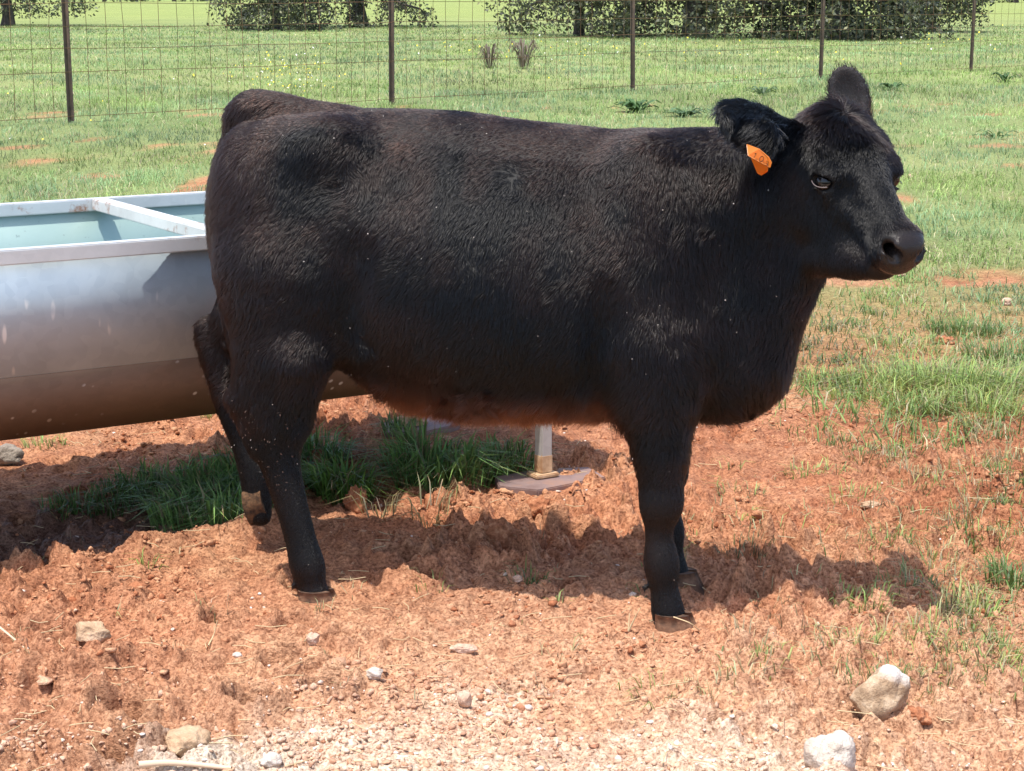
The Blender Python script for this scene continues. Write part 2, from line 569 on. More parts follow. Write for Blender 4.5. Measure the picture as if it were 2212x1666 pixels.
def slab_thing(corners, z0, z1, tilt, name, label):
    """A flat slab from its outline (along, across)."""
    import bmesh
    bm = bmesh.new()
    c = np.mean([tw(a, b, 0) for a, b in corners], 0)
    vs = [bm.verts.new(Vector(tw(a, b, 0) - c) + Vector((0, 0, z1 + tilt[0] * (a - corners[0][0]) + tilt[1] * (b - corners[0][1])))) for a, b in corners]
    f = bm.faces.new(vs)
    if f.normal.z < 0: f.normal_flip()
    f.normal_update()
    r = bmesh.ops.extrude_face_region(bm, geom=[f])
    for v in [g for g in r['geom'] if isinstance(g, bmesh.types.BMVert)]:
        pass
    for v in vs:
        v.co.z = v.co.z - (z1 - z0)
    bmesh.ops.recalc_face_normals(bm, faces=bm.faces[:])
    bmesh.ops.bevel(bm, geom=bm.edges[:], offset=.003, segments=2, affect='EDGES')
    me = bpy.data.meshes.new(name); bm.to_mesh(me); bm.free()
    o = link(name, me, slab_m.m, loc=tuple(T0 + c))
    return tag(o, label, "slab", "slabs under the trough legs")


slab_thing([(1.395, .045), (1.47, -.045), (1.72, -.02), (1.74, .10), (1.60, .155), (1.44, .14)], -.03, .034, (-.01, .01), "flat_stone",
           "dull brown slab under the trough leg nearest the calf's front legs")
slab_thing([(1.43, .79), (1.55, .74), (1.70, .78), (1.72, .91), (1.50, .93)], -.03, .034, (0, .01), "flat_stone",
           "dusty pinkish slab half hidden in grass under the trough's far leg")
# ------------------------------------------------------------------ the wire fence
F_A = on_ground(154, 268); F_B = on_ground(2097, 156)
# spacing from the picture: posts stand in one line at equal steps
_zA, _zB = F_A, F_B
F_STEP = (F_B - F_A) / 4.0
F_DIR = F_STEP / np.linalg.norm(F_STEP); F_LEN = np.linalg.norm(F_STEP)
fence = empty("wire_fence", tuple(F_A))
tag(fence, "brown wire netting fence on thin iron posts across the pasture", "fence")
post_m = Nodes("rusty_post")
_tc = post_m.n("TexCoord"); _n = post_m.noise(9, 6, .65, _tc.outputs["Object"])
_b = post_m.bsdf(Roughness=.7, Metallic=.2)
post_m.l(post_m.ramp(_n.outputs["Fac"], [(.3, (.075, .060, .052)), (.55, (.15, .11, .085)), (.75, (.20, .11, .07))]).outputs[0], _b.inputs["Base Color"])
wire_m = Nodes("rusty_wire")
_tc = wire_m.n("TexCoord"); _n = wire_m.noise(1.4, 4, .6, _tc.outputs["Object"])
_b = wire_m.bsdf(Roughness=.6, Metallic=.25)
wire_m.l(wire_m.ramp(_n.outputs["Fac"], [(.35, (.105, .085, .028)), (.6, (.20, .105, .055)), (.8, (.26, .12, .06))]).outputs[0], _b.inputs["Base Color"])


def post_mesh():
    """An angle iron: two flanges at a right angle, with a pointed foot."""
    w, t, h = .052, .005, 1.62
    sec = [(0, 0), (w, 0), (w, t), (t, t), (t, w), (0, w)]
    vs, fs = [], []
    for z in (-.25, .0, h - .004, h):
        sc = .97 if z == h else 1.0
        vs += [((x - w / 2) * sc, (y - w / 2) * sc, z) for x, y in sec]
    for l in range(3):
        for i in range(6):
            fs.append((l * 6 + i, l * 6 + (i + 1) % 6, l * 6 + 6 + (i + 1) % 6, l * 6 + 6 + i))
    fs.append(tuple(range(18, 24)))
    me = bpy.data.meshes.new("fence_post"); me.from_pydata(vs, [], fs); me.update()
    return me


pm = post_mesh()
F_ANG = math.atan2(F_DIR[1], F_DIR[0])
F_POS = []
for k in range(-1, 7):
    p = F_A + F_STEP * k
    p[2] = gz_at(p[0], p[1])
    F_POS.append(p)
    o = link("fence_post", pm, post_m.m, fence, tuple(p - F_A))
    o.rotation_euler = (math.radians(random.Random(k).uniform(-.6, .6)), math.radians(random.Random(k + 50).uniform(-.6, .6)), F_ANG + math.radians(225 - 30))
F_ROWS = [.075, .550, .805, 1.040, 1.290, 1.52]


def wires(path_list, rad):
    """Four-sided wires along given paths, one mesh."""
    vs, fs, off = [], [], 0
    for P in path_list:
        P = np.asarray(P)
        tn = np.gradient(P, axis=0); tn /= np.linalg.norm(tn, axis=1, keepdims=True)
        a = np.cross(tn, np.array([.3, .2, .93])); a /= np.linalg.norm(a, axis=1, keepdims=True)
        b = np.cross(tn, a)
        ring = np.stack([P + a * rad, P + b * rad, P - a * rad, P - b * rad], 1)
        vs.append(ring.reshape(-1, 3))
        m = len(P)
        i = np.arange(m - 1)[:, None] * 4; j = np.arange(4)[None, :]
        fs.append((np.stack([i + j, i + (j + 1) % 4, i + 4 + (j + 1) % 4, i + 4 + j], 2).reshape(-1, 4)) + off)
        off += m * 4
    return np.concatenate(vs), np.concatenate(fs)


_wr = np.random.default_rng(11)
for k in range(len(F_POS) - 1):
    a, b = F_POS[k] - F_A, F_POS[k + 1] - F_A
    paths = []
    for z in F_ROWS:
        t = np.linspace(0, 1, 15)
        sag = -.012 * np.sin(math.pi * t) * _wr.uniform(.3, 1.4) + .004 * np.sin(t * 9 + _wr.uniform(0, 6))
        paths.append(a[None, :] + (b - a)[None, :] * t[:, None] + np.array([0, 0, 1])[None, :] * (z + sag)[:, None] + np.array([.028 * F_DIR[1], -.028 * F_DIR[0], 0]))
    nv = 19
    for i in range(nv):
        u = (i + 1) / (nv + 1) + _wr.uniform(-.0025, .0025)
        zz = np.array([.0] + F_ROWS) + _wr.normal(0, .004, 7); zz[0] = F_ROWS[0] - .04
        wob = _wr.normal(0, .006, 7)
        p = a + (b - a) * u
        paths.append(np.stack([p + F_DIR * w_ + np.array([.028 * F_DIR[1], -.028 * F_DIR[0], 0]) + np.array([0, 0, z_]) for z_, w_ in zip(zz, wob)]))
    v, f = wires(paths, .0032)
    link("wire_netting", fast_mesh("wire_netting", v, [f]), wire_m.m, fence)

# ------------------------------------------------------------------ holm oaks beyond the fence
bark_m = Nodes("oak_bark")
_tc = bark_m.n("TexCoord"); _mp = bark_m.n("Mapping"); _mp.inputs["Scale"].default_value = (9, 9, 2.5)
bark_m.l(_tc.outputs["Object"], _mp.inputs["Vector"])
_n = bark_m.noise(1.5, 6, .7, _mp.outputs[0])
_b = bark_m.bsdf(Roughness=.9)
bark_m.l(bark_m.ramp(_n.outputs["Fac"], [(.3, (.028, .024, .022)), (.7, (.11, .095, .08))]).outputs[0], _b.inputs["Base Color"])
bark_m.bump(_n.outputs["Fac"], .9, .05, _b)


def leaf_material(name, trans):
    m = Nodes(name)
    a = m.n("Attribute", attribute_name="tint")
    d = m.bsdf(Roughness=.55)
    m.l(a.outputs["Color"], d.inputs["Base Color"])
    t = m.n("BsdfTranslucent")
    m.l(a.outputs["Color"], t.inputs["Color"])
    mx = m.n("MixShader"); mx.inputs[0].default_value = trans
    m.l(d.outputs[0], mx.inputs[1]); m.l(t.outputs[0], mx.inputs[2])
    m.l(mx.outputs[0], m.out.inputs["Surface"])
    return m.m


oak_leaf = leaf_material("oak_leaf", .25)


def limb_mesh(paths):
    vs, fs, off = [], [], 0
    N = 8
    for P, R in paths:
        P = np.asarray(P, float); R = np.asarray(R, float)
        tn = np.gradient(P, axis=0); tn /= np.linalg.norm(tn, axis=1, keepdims=True) + 1e-9
        ref = np.where(np.abs(tn[:, 2:3]) > .9, np.array([[1., 0, 0]]), np.array([[0, 0, 1.]]))
        a = np.cross(tn, ref); a /= np.linalg.norm(a, axis=1, keepdims=True) + 1e-9
        b = np.cross(tn, a)
        an = np.arange(N) * 2 * math.pi / N
        ring = P[:, None, :] + R[:, None, None] * (np.cos(an)[None, :, None] * a[:, None, :] + np.sin(an)[None, :, None] * b[:, None, :])
        vs.append(ring.reshape(-1, 3)); m = len(P)
        i = np.arange(m - 1)[:, None] * N; j = np.arange(N)[None, :]
        fs.append(np.stack([i + j, i + (j + 1) % N, i + N + (j + 1) % N, i + N + j], 2).reshape(-1, 4) + off)
        off += m * N
    return np.concatenate(vs), np.concatenate(fs)


def holm_oak(px, dist, label, crown_r, height, trunk_r, low, seed, leaves, skirt=((0, 6.283),), group="holm oaks beyond the fence", lsz=.075, tr_off=(0, 0)):
    """low: how far above the ground the crown's skirt hangs; skirt: the bearings where it reaches down."""
    rg = np.random.default_rng(seed)
    p = at_dist(px, 100, dist); base = np.array([p[0], dist, gz_at(p[0], dist)])
    t = empty("holm_oak", tuple(base))
    tag(t, label, "tree", group)
    paths = []
    fork = np.array([tr_off[0], tr_off[1], 1.5])
    tp = np.array([fork * k + np.array([.10 * math.sin(k * 4 + seed), .08 * math.cos(k * 3), 0]) * k for k in np.linspace(-.1, 1, 7)])
    paths.append((tp, trunk_r * np.array([1.55, 1.25, 1.05, .98, .95, .95, 1.0])))
    tips = []
    nb = 11
    for b_ in range(nb):
        az = 2 * math.pi * (b_ + rg.uniform(-.3, .3)) / nb
        up = rg.uniform(.35, 1.0) if b_ % 2 else rg.uniform(.05, .35)
        L = crown_r * rg.uniform(.75, 1.0)
        pts = [tp[-1]]
        d = np.array([math.cos(az), math.sin(az), up * 1.6]); d /= np.linalg.norm(d)
        nseg = 9
        for k in range(nseg):
            d = d + rg.normal(0, .17, 3) + np.array([0, 0, -.07 if up < .4 else -.02]); d /= np.linalg.norm(d)
            pts.append(pts[-1] + d * L / nseg)
        pts = np.array(pts); pts[:, 2] = np.maximum(pts[:, 2], .35)
        paths.append((pts, np.linspace(trunk_r * .5, .02, len(pts))))
        for k in range(3, len(pts)):
            tips.append(pts[k])
            for c in range(3):
                dd = rg.normal(0, 1, 3); dd[2] -= .55; dd /= np.linalg.norm(dd)
                ln = rg.uniform(.4, 1.3)
                q0 = pts[k]; q1 = q0 + dd * ln * .5 + rg.normal(0, .06, 3); q2 = q1 + (dd + np.array([0, 0, -.55])) * ln * .5
                q1[2] = max(q1[2], .25); q2[2] = max(q2[2], .12)
                paths.append((np.array([q0, q1, q2]), np.array([.020, .013, .006])))
                tips += [q1, q2]
    v, f = limb_mesh(paths)
    link("trunk", fast_mesh("trunk", v, [f]), bark_m.m, t)
    # crown: leafy sprays round the twigs and in the shell of the crown
    tips = np.array(tips)
    nclump = 520
    az = rg.uniform(0, 2 * math.pi, nclump); ok = np.zeros(nclump, bool)
    for a0, a1 in skirt:
        ok |= ((az - a0) % (2 * math.pi)) < ((a1 - a0) % (2 * math.pi) or 6.2832)
    zz = rg.uniform(0, 1, nclump) ** 1.35
    zlow = np.where(ok, low, 1.5)
    z = zlow + zz * (height - zlow)
    prof = np.sqrt(np.clip(1 - ((z - height * .42) / (height * .60)) ** 2, .05, 1))
    rad = crown_r * prof * rg.uniform(.60, 1.04, nclump)
    cl = np.stack([np.cos(az) * rad + tr_off[0], np.sin(az) * rad + tr_off[1], z], 1)
    cen = np.concatenate([cl, tips[rg.choice(len(tips), min(len(tips), 420), replace=False)]])
    siz = rg.uniform(.20, .55, len(cen)); tone = rg.uniform(.55, 1.35, len(cen))
    own = rg.choice(len(cen), leaves, p=siz ** 2 / (siz ** 2).sum())
    off = rg.normal(0, 1, (leaves, 3)); off *= (rg.random(leaves) ** .4 / np.linalg.norm(off, axis=1))[:, None]
    pos = cen[own] + off * siz[own][:, None] * np.array([1, 1, .75]); pos[:, 2] = np.maximum(pos[:, 2], .05)
    n = rg.normal(0, 1, (leaves, 3)) + np.array([0, 0, .6]); n /= np.linalg.norm(n, axis=1, keepdims=True)
    a = np.cross(n, rg.normal(0, 1, (leaves, 3))); a /= np.linalg.norm(a, axis=1, keepdims=True); b = np.cross(n, a)
    s1 = (lsz * rg.uniform(.6, 1.4, leaves))[:, None]; s2 = s1 * .52
    vs = np.stack([pos - a * s1, pos - b * s2, pos + a * s1, pos + b * s2], 1).reshape(-1, 3)
    fs = np.arange(leaves * 4).reshape(-1, 4)
    me = fast_mesh("crown", vs, [fs], smooth=False)
    c0 = np.array([.045, .055, .036]); c1 = np.array([.120, .140, .080]); c2 = np.array([.19, .19, .09])
    w = rg.random(leaves)[:, None]
    col = c0 + w * (c1 - c0); col = np.where(rg.random((leaves, 1)) < .16, c2, col) * tone[own][:, None]
    set_color(me, "tint", np.repeat(col, 4, 0))
    cr = link("crown", me, oak_leaf, t)
    cr["kind"] = "stuff"
    return t


holm_oak(20, 84, "holm oak whose dark crown enters at the picture's top left corner", 4.2, 6.0, .26, .50, 1, 14000)
holm_oak(781, 80, "holm oak with one thick bare trunk and a low skirt to its left", 4.8, 6.5, .27, .25, 2, 18000, skirt=((2.4, 4.0),), tr_off=(-.1, 0))
holm_oak(600, 73, "low scrubby holm oak with thin leafy branches, left of the thick bare trunk", 2.6, 4.2, .14, .05, 3, 9000)
holm_oak(1500, 62, "broad holm oak with bare twigs sweeping down to the grass", 4.6, 6.5, .36, .15, 4, 21000, skirt=((1.6, 5.4),))
holm_oak(1250, 64, "spreading holm oak with fine grey branches close to the ground", 3.4, 5.0, .16, .30, 7, 9000)
holm_oak(1800, 59, "dense holm oak with its foliage reaching the ground, behind the calf's head", 3.2, 6.0, .34, .05, 5, 18000)
holm_oak(2010, 70, "small holm oak thinning out towards the open meadow", 2.2, 4.0, .15, .45, 6, 9000)
for k_, (px_, d_, r_, s_) in enumerate(((230, 330, 9, 21), (380, 345, 9, 22), (2060, 310, 9, 25), (2190, 300, 9, 26))):
    holm_oak(px_, d_, ("distant oak just right of the first fence post, at the far meadow edge", "distant oak above the trough's crossbar at the far meadow edge", "distant oak above the calf's muzzle at the far meadow edge", "distant oak in the picture's top right corner at the far meadow edge")[k_], r_, 8.0, .35, .5, s_, 1800, group="oaks at the far edge of the meadow", lsz=.30)
# ------------------------------------------------------------------ grass
blade_m = leaf_material("grass_blade", .32)


def blades(x, y, h, w, bend, az, col, tipcol, name, zoff=0.0, z0=None):
    n = len(x)
    z = (ground_z(x, y) if z0 is None else z0) - .004 + zoff
    root = np.stack([x, y, z], 1)
    lean = np.stack([np.cos(az), np.sin(az), np.zeros(n)], 1)
    side = np.stack([-np.sin(az), np.cos(az), np.zeros(n)], 1)
    tw_ = RNG.uniform(-.8, .8, n)[:, None]
    side = side * np.cos(tw_) + lean * np.sin(tw_)
    up = np.array([0, 0, 1.0])
    m1 = root + up * (h * .55)[:, None] + lean * (h * bend * .28)[:, None]
    tip = root + up * (h * (1 - .48 * np.clip(bend, 0, 1.7)))[:, None] + lean * (h * bend)[:, None]
    hw2 = (w / 2)[:, None]
    vs = np.stack([root - side * hw2, root + side * hw2, m1 - side * hw2 * .8, m1 + side * hw2 * .8, tip], 1).reshape(-1, 3)
    b = np.arange(n)[:, None] * 5
    f4 = b + np.array([[0, 1, 3, 2]]); f3 = b + np.array([[2, 3, 4]])
    me = fast_mesh(name, vs, [f4, f3], smooth=False)
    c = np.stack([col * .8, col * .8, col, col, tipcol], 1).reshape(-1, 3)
    set_color(me, "tint", c)
    return me


def grass_tint(x, y, dry):
    n = len(x)
    g1 = np.array([.165, .275, .070]); g2 = np.array([.300, .410, .125]); g3 = np.array([.205, .330, .165]); st = np.array([.50, .45, .27])
    a = np.clip(.5 + .9 * fbm2(x * .45, y * .35, 3, 101) + RNG.normal(0, .22, n), 0, 1)[:, None]
    c = g1 + a * (g2 - g1)
    b = np.clip(.35 + 1.1 * fbm2(x * .8 + 9, y * .5, 2, 103), 0, .85)[:, None]
    c = c + b * (g3 - c)
    d = (RNG.random(n) < dry)[:, None]
    c = np.where(d, st * RNG.uniform(.6, 1.1, (n, 1)), c) * RNG.uniform(.62, 1.40, (n, 1))
    c = c * np.clip(.95 + .55 * fbm2(x * 1.5, y * .9, 3, 119) + .35 * fbm2(x * .3, y * .22, 2, 121), .5, 1.6)[:, None]
    return c


# pasture from the trodden ground to beyond the fence
NB = 640000
yy = np.exp(RNG.uniform(math.log(5.2), math.log(85), NB))
xx = RNG.uniform(-1, 1, NB) * (yy * .41 + 1.2)
cov_ = grass_cover(xx, yy)
bald = sstep(.34, .55, fbm2(xx * 2.2, yy * 1.1, 3, 97)) * (yy > 9) * (yy < 24)
tuft = .22 + .78 * sstep(-.2, .5, fbm2(xx * 5, yy * 4, 2, 105))
keep = RNG.random(NB) < cov_ ** 1.5 * tuft * (1 - .93 * bald) * np.where(yy < 9, .75, 1)
# nothing grows through the trough's slabs or under the calf's feet
xx, yy = xx[keep], yy[keep]
n_ = len(xx)
hh = (.042 + .050 * RNG.random(n_) + .05 * sstep(.0, .7, fbm2(xx * .6, yy * .5, 2, 107))) * np.where(yy < 9, .80, 1.0) * np.where(yy > 22, 1.25, 1.0)
ww = np.maximum(.0045, yy * .00028) * RNG.uniform(.7, 1.4, n_)
bend_ = RNG.uniform(.35, 1.9, n_)
dry = np.clip(.14 + .30 * fbm2(xx * .9, yy * .7, 3, 109), .04, .5) + np.where(yy < 9, .16, 0)
cc = grass_tint(xx, yy, dry)
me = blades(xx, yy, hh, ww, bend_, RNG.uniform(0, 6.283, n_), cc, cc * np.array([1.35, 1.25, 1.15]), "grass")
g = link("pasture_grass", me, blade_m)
tag(g, "short green pasture grass growing around the fence", "grass", kind="stuff")

# lush tufts, sparse tufts on the bare soil and the tall grass at the side
TUFTS = []           # px, py, radius, blades, height, width, tint, bend
lush = (.150, .285, .080); lush2 = (.21, .35, .105); pale = (.28, .36, .105); strawy = (.36, .32, .17); mid = (.12, .20, .055)
for a_ in ((560, 1075, .10, 330, .125, .0065, lush), (505, 1080, .13, 430, .125, .0065, lush), (440, 1085, .13, 380, .115, .006, lush2), (500, 1130, .09, 260, .13, .0065, lush2),
           (400, 1110, .09, 240, .12, .006, lush2), (360, 1070, .09, 240, .09, .005, lush2), (300, 1072, .08, 200, .08, .005, mid), (240, 1082, .07, 150, .07, .0045, mid), (170, 1092, .06, 110, .07, .004, mid), (125, 1098, .05, 50, .06, .004, mid),
           (940, 1050, .13, 430, .15, .0062, lush), (905, 1030, .11, 230, .13, .006, lush2), (1000, 1045, .10, 200, .12, .0055, lush2), (1070, 1035, .08, 240, .11, .005, lush2), (1120, 1030, .07, 160, .10, .005, mid),
           (745, 1085, .08, 300, .13, .006, (.12, .235, .045)), (710, 1075, .06, 140, .12, .006, (.11, .22, .05)), (690, 1010, .09, 220, .12, .005, lush), (860, 950, .05, 90, .09, .005, mid), (640, 1000, .10, 200, .12, .005, lush),
           (470, 905, .06, 70, .05, .004, pale), (100, 975, .07, 50, .05, .004, pale), (1245, 905, .05, 50, .06, .004, pale), (930, 1120, .05, 36, .11, .004, strawy), (1140, 1268, .05, 40, .05, .003, mid), (820, 1120, .05, 30, .09, .004, strawy)):
    TUFTS.append(a_)
for a_ in ((1850, 862, .15, 130, .10, .0040, pale), (1930, 850, .17, 210, .13, .0042, pale), (2010, 845, .18, 270, .15, .0042, (.25, .35, .10)), (2090, 860, .18, 240, .15, .0042, pale), (2170, 850, .18, 230, .14, .0042, (.24, .34, .11)),
           (1980, 900, .12, 200, .11, .004, pale), (2120, 905, .13, 220, .12, .004, pale), (1790, 830, .10, 110, .08, .004, pale), (2170, 780, .15, 260, .12, .0045, mid), (2080, 720, .16, 260, .09, .004, mid), (1960, 760, .16, 150, .07, .004, pale),
           (1740, 1035, .06, 50, .05, .0035, pale), (2150, 1110, .06, 90, .05, .0035, mid), (2100, 1165, .06, 80, .05, .0035, mid), (2195, 1265, .07, 150, .08, .004, mid), (2090, 1330, .08, 90, .07, .0035, pale), (2060, 1420, .08, 70, .06, .003, strawy),
           (1840, 1410, .07, 60, .05, .003, pale), (1830, 1300, .07, 60, .04, .003, pale), (1610, 1195, .07, 70, .05, .003, (.20, .19, .09)), (1980, 1060, .07, 60, .05, .003, strawy), (2190, 1010, .07, 80, .07, .0035, strawy), (1880, 1000, .08, 60, .05, .003, strawy),
           (2120, 940, .08, 80, .06, .003, strawy), (320, 1240, .03, 16, .06, .0035, pale), (455, 1335, .04, 10, .06, .003, strawy), (1470, 1140, .03, 9, .06, .003, strawy), (1210, 1420, .05, 14, .05, .003, strawy), (930, 1275, .04, 20, .04, .003, pale), (690, 1330, .03, 10, .05, .003, strawy), (1560, 1520, .04, 14, .03, .003, strawy)):
    TUFTS.append(a_)
_tr = np.random.default_rng(5)
for _ in range(320):
    p_ = (2230 - abs(_tr.normal(0, 330)), _tr.uniform(640, 1520))
    TUFTS.append((p_[0], p_[1], _tr.uniform(.03, .09), int(_tr.uniform(6, 34)), _tr.uniform(.025, .065), .0030, strawy if _tr.random() < .42 else pale if _tr.random() < .6 else mid))
for _ in range(60):
    TUFTS.append((_tr.uniform(0, 1500), _tr.uniform(870, 1560), _tr.uniform(.01, .03), int(_tr.uniform(2, 7)), _tr.uniform(.02, .05), .0026, strawy))
bx, by, bh, bw, bb, baz, bc = [], [], [], [], [], [], []
for (px, py, rad, cnt, hgt, wid, tint_) in TUFTS:
    p = on_ground(px, py)
    a = _tr.uniform(0, 6.283, cnt); r = rad * np.sqrt(_tr.random(cnt))
    bx.append(p[0] + np.cos(a) * r); by.append(p[1] + np.sin(a) * r)
    bh.append(hgt * _tr.uniform(.55, 1.25, cnt)); bw.append(wid * _tr.uniform(.6, 1.3, cnt))
    bb.append(_tr.uniform(.25, 1.35, cnt)); baz.append(a + _tr.normal(0, .7, cnt))
    c = np.array(tint_)[None, :] * _tr.uniform(.65, 1.45, (cnt, 1)) * (1 + _tr.normal(0, .08, (cnt, 3)))
    dryb = _tr.random((cnt, 1)) < .10
    bc.append(np.where(dryb, np.array([.34, .30, .16]) * _tr.uniform(.6, 1.1, (cnt, 1)), c))
bx, by, bh, bw, bb, baz, bc = (np.concatenate(v) for v in (bx, by, bh, bw, bb, baz, bc))
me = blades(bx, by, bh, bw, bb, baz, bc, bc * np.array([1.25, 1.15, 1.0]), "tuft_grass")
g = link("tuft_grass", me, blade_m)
tag(g, "long grass tufts on the red soil under the trough and beside the calf", "grass", kind="stuff")

# small yellow flowers in the pasture
NFl = 520
fx_, fy_ = [], []
for px, py, sx, sy, cnt in ((620, 170, 60, 22, 110), (1120, 110, 160, 12, 40), (1370, 115, 220, 20, 30), (250, 200, 200, 60, 20), (1700, 130, 300, 30, 22), (2050, 90, 120, 14, 20)):
    for _ in range(cnt):
        p = on_ground(px + _tr.normal(0, sx), max(30, py + _tr.normal(0, sy)))
        fx_.append(p[0]); fy_.append(p[1])
fx_, fy_ = np.array(fx_), np.array(fy_)
fz_ = ground_z(fx_, fy_) + _tr.uniform(.06, .15, len(fx_))
fs_ = np.maximum(.009, fy_ * .00042) * _tr.uniform(.6, 1.2, len(fx_))
an = np.arange(6) * math.pi / 3
tilt = _tr.normal(0, .35, (len(fx_), 2))
ring = np.stack([np.cos(an), np.sin(an)], 1)
vs = np.zeros((len(fx_), 6, 3))
vs[:, :, 0] = fx_[:, None] + ring[None, :, 0] * fs_[:, None]; vs[:, :, 1] = fy_[:, None] + ring[None, :, 1] * fs_[:, None] * .8
vs[:, :, 2] = fz_[:, None] + (ring[None, :, 0] * tilt[:, :1] + ring[None, :, 1] * (tilt[:, 1:] + .7)) * fs_[:, None]
me = fast_mesh("wildflowers", vs.reshape(-1, 3), [np.arange(len(fx_) * 6).reshape(-1, 6)], smooth=False)
fc = np.where(_tr.random((len(fx_), 1)) < .72, np.array([[.80, .66, .05]]), np.array([[.85, .85, .78]]))
set_color(me, "tint", np.repeat(fc, 6, 0))
g = link("wildflowers", me, blade_m)
tag(g, "tiny yellow and white flowers dotted through the pasture", "flowers", kind="stuff")
# ------------------------------------------------------------------ the calf
# Its own frame: s along the body (to the head), t across it (to the viewer's side), z up.
PSI = math.radians(14.5)
CO = np.array([-0.026, 4.233, 0.0])
CA = np.array([math.cos(PSI), -math.sin(PSI), 0.0])
CN = np.array([-math.sin(PSI), -math.cos(PSI), 0.0])
CZ = np.array([0.0, 0.0, 1.0])
CR = np.stack([CA, CN, CZ])                # world -> calf
EYE = np.array([0.0, 0.0, CAM_H])


def q(px, py, t=0.0):
    d = ray(px, py)
    k = (t - (EYE - CO) @ CN) / (d @ CN)
    return CR @ (EYE + d * k - CO)


# --- head frame
HY, HP = math.radians(64.0), math.radians(39.0)
Hf = CR @ np.array([math.cos(HP) * math.cos(HY), -math.cos(HP) * math.sin(HY), -math.sin(HP)])
Hr = CR @ np.array([-math.sin(HY), -math.cos(HY), 0.0])
Hu = np.cross(Hf, Hr); Hu = Hu if Hu[2] > 0 else -Hu
HE = q(1850, 380, 0.10)


def hd(f, r, u):
    return HE + Hf * f + Hr * r + Hu * u


# --- signed distance field on a grid
VOX = 0.0075
G0 = np.array([-0.86, -0.40, -0.02]); G1 = np.array([1.02, 0.46, 1.36])
GN = np.ceil((G1 - G0) / VOX).astype(int)
gx = G0[0] + np.arange(GN[0]) * VOX; gy = G0[1] + np.arange(GN[1]) * VOX; gz = G0[2] + np.arange(GN[2]) * VOX
D = np.full(GN, 0.5, np.float32)


def _box(lo, hi):
    a = np.clip(np.floor((lo - G0) / VOX).astype(int), 0, GN); b = np.clip(np.ceil((hi - G0) / VOX).astype(int) + 1, 0, GN)
    sl = tuple(slice(i, j) for i, j in zip(a, b))
    return sl, gx[sl[0]][:, None, None], gy[sl[1]][None, :, None], gz[sl[2]][None, None, :]


def _blend(sl, d, k, sub):
    cur = D[sl]
    if sub:
        h = np.clip(0.5 - 0.5 * (cur + d) / k, 0, 1)
        D[sl] = cur * (1 - h) + (-d) * h + k * h * (1 - h)
    else:
        h = np.clip(0.5 + 0.5 * (d - cur) / k, 0, 1)
        D[sl] = d * (1 - h) + cur * h - k * h * (1 - h)


def cone(a, b, ra, rb, k=0.03, wide=1.0, sub=False):
    """A tapered limb from a to b; wide stretches it across the body."""
    a = np.asarray(a, float); b = np.asarray(b, float)
    m = max(ra, rb) * max(wide, 1.0) + k + 0.03
    sl, X, Y, Z = _box(np.minimum(a, b) - m, np.maximum(a, b) + m)
    ba = b - a; bb = max(ba @ ba, 1e-9)
    h = np.clip(((X - a[0]) * ba[0] + (Y - a[1]) * ba[1] + (Z - a[2]) * ba[2]) / bb, 0, 1)
    dy = (Y - a[1] - h * ba[1]) / wide
    d = np.sqrt((X - a[0] - h * ba[0]) ** 2 + dy ** 2 + (Z - a[2] - h * ba[2]) ** 2) - (ra + (rb - ra) * h)
    _blend(sl, d.astype(np.float32), k, sub)


def chain(pts, k=0.03, wide=1.0):
    """A limb through several joints, joined without bulges and then blended on."""
    P = np.array([p for p, r in pts]); R = np.array([r for p, r in pts])
    m = R.max() + k + 0.03
    sl, X, Y, Z = _box(P.min(0) - m, P.max(0) + m)
    # denser, rounded path
    tt = np.linspace(0, len(P) - 1, (len(P) - 1) * 6 + 1)
    for _ in range(1):
        Pd = np.stack([np.interp(tt, np.arange(len(P)), P[:, o]) for o in range(3)], 1); Rd = np.interp(tt, np.arange(len(P)), R)
    for _ in range(3):
        Pd[1:-1] = (Pd[:-2] + 2 * Pd[1:-1] + Pd[2:]) / 4; Rd[1:-1] = (Rd[:-2] + 2 * Rd[1:-1] + Rd[2:]) / 4
    d = None
    for a, b, ra, rb in zip(Pd[:-1], Pd[1:], Rd[:-1], Rd[1:]):
        ba = b - a; bb = max(ba @ ba, 1e-9)
        h = np.clip(((X - a[0]) * ba[0] + (Y - a[1]) * ba[1] + (Z - a[2]) * ba[2]) / bb, 0, 1)
        e = np.sqrt((X - a[0] - h * ba[0]) ** 2 + ((Y - a[1] - h * ba[1]) / wide) ** 2 + (Z - a[2] - h * ba[2]) ** 2) - (ra + (rb - ra) * h)
        d = e if d is None else np.minimum(d, e)
    _blend(sl, d.astype(np.float32), k, False)


def blob(c, rad, axes=None, k=0.04, sub=False):
    """An ellipsoid; axes are its three unit directions (rows)."""
    c = np.asarray(c, float); rad = np.asarray(rad, float)
    ax = np.eye(3) if axes is None else np.asarray(axes)
    m = rad.max() + k + 0.03
    sl, X, Y, Z = _box(c - m, c + m)
    e = [((X - c[0]) * ax[i, 0] + (Y - c[1]) * ax[i, 1] + (Z - c[2]) * ax[i, 2]) for i in range(3)]
    k0 = np.sqrt(sum((e[i] / rad[i]) ** 2 for i in range(3)))
    k1 = np.sqrt(sum((e[i] / rad[i] ** 2) ** 2 for i in range(3))) + 1e-6
    d = k0 * (k0 - 1.0) / k1
    _blend(sl, d.astype(np.float32), k, sub)


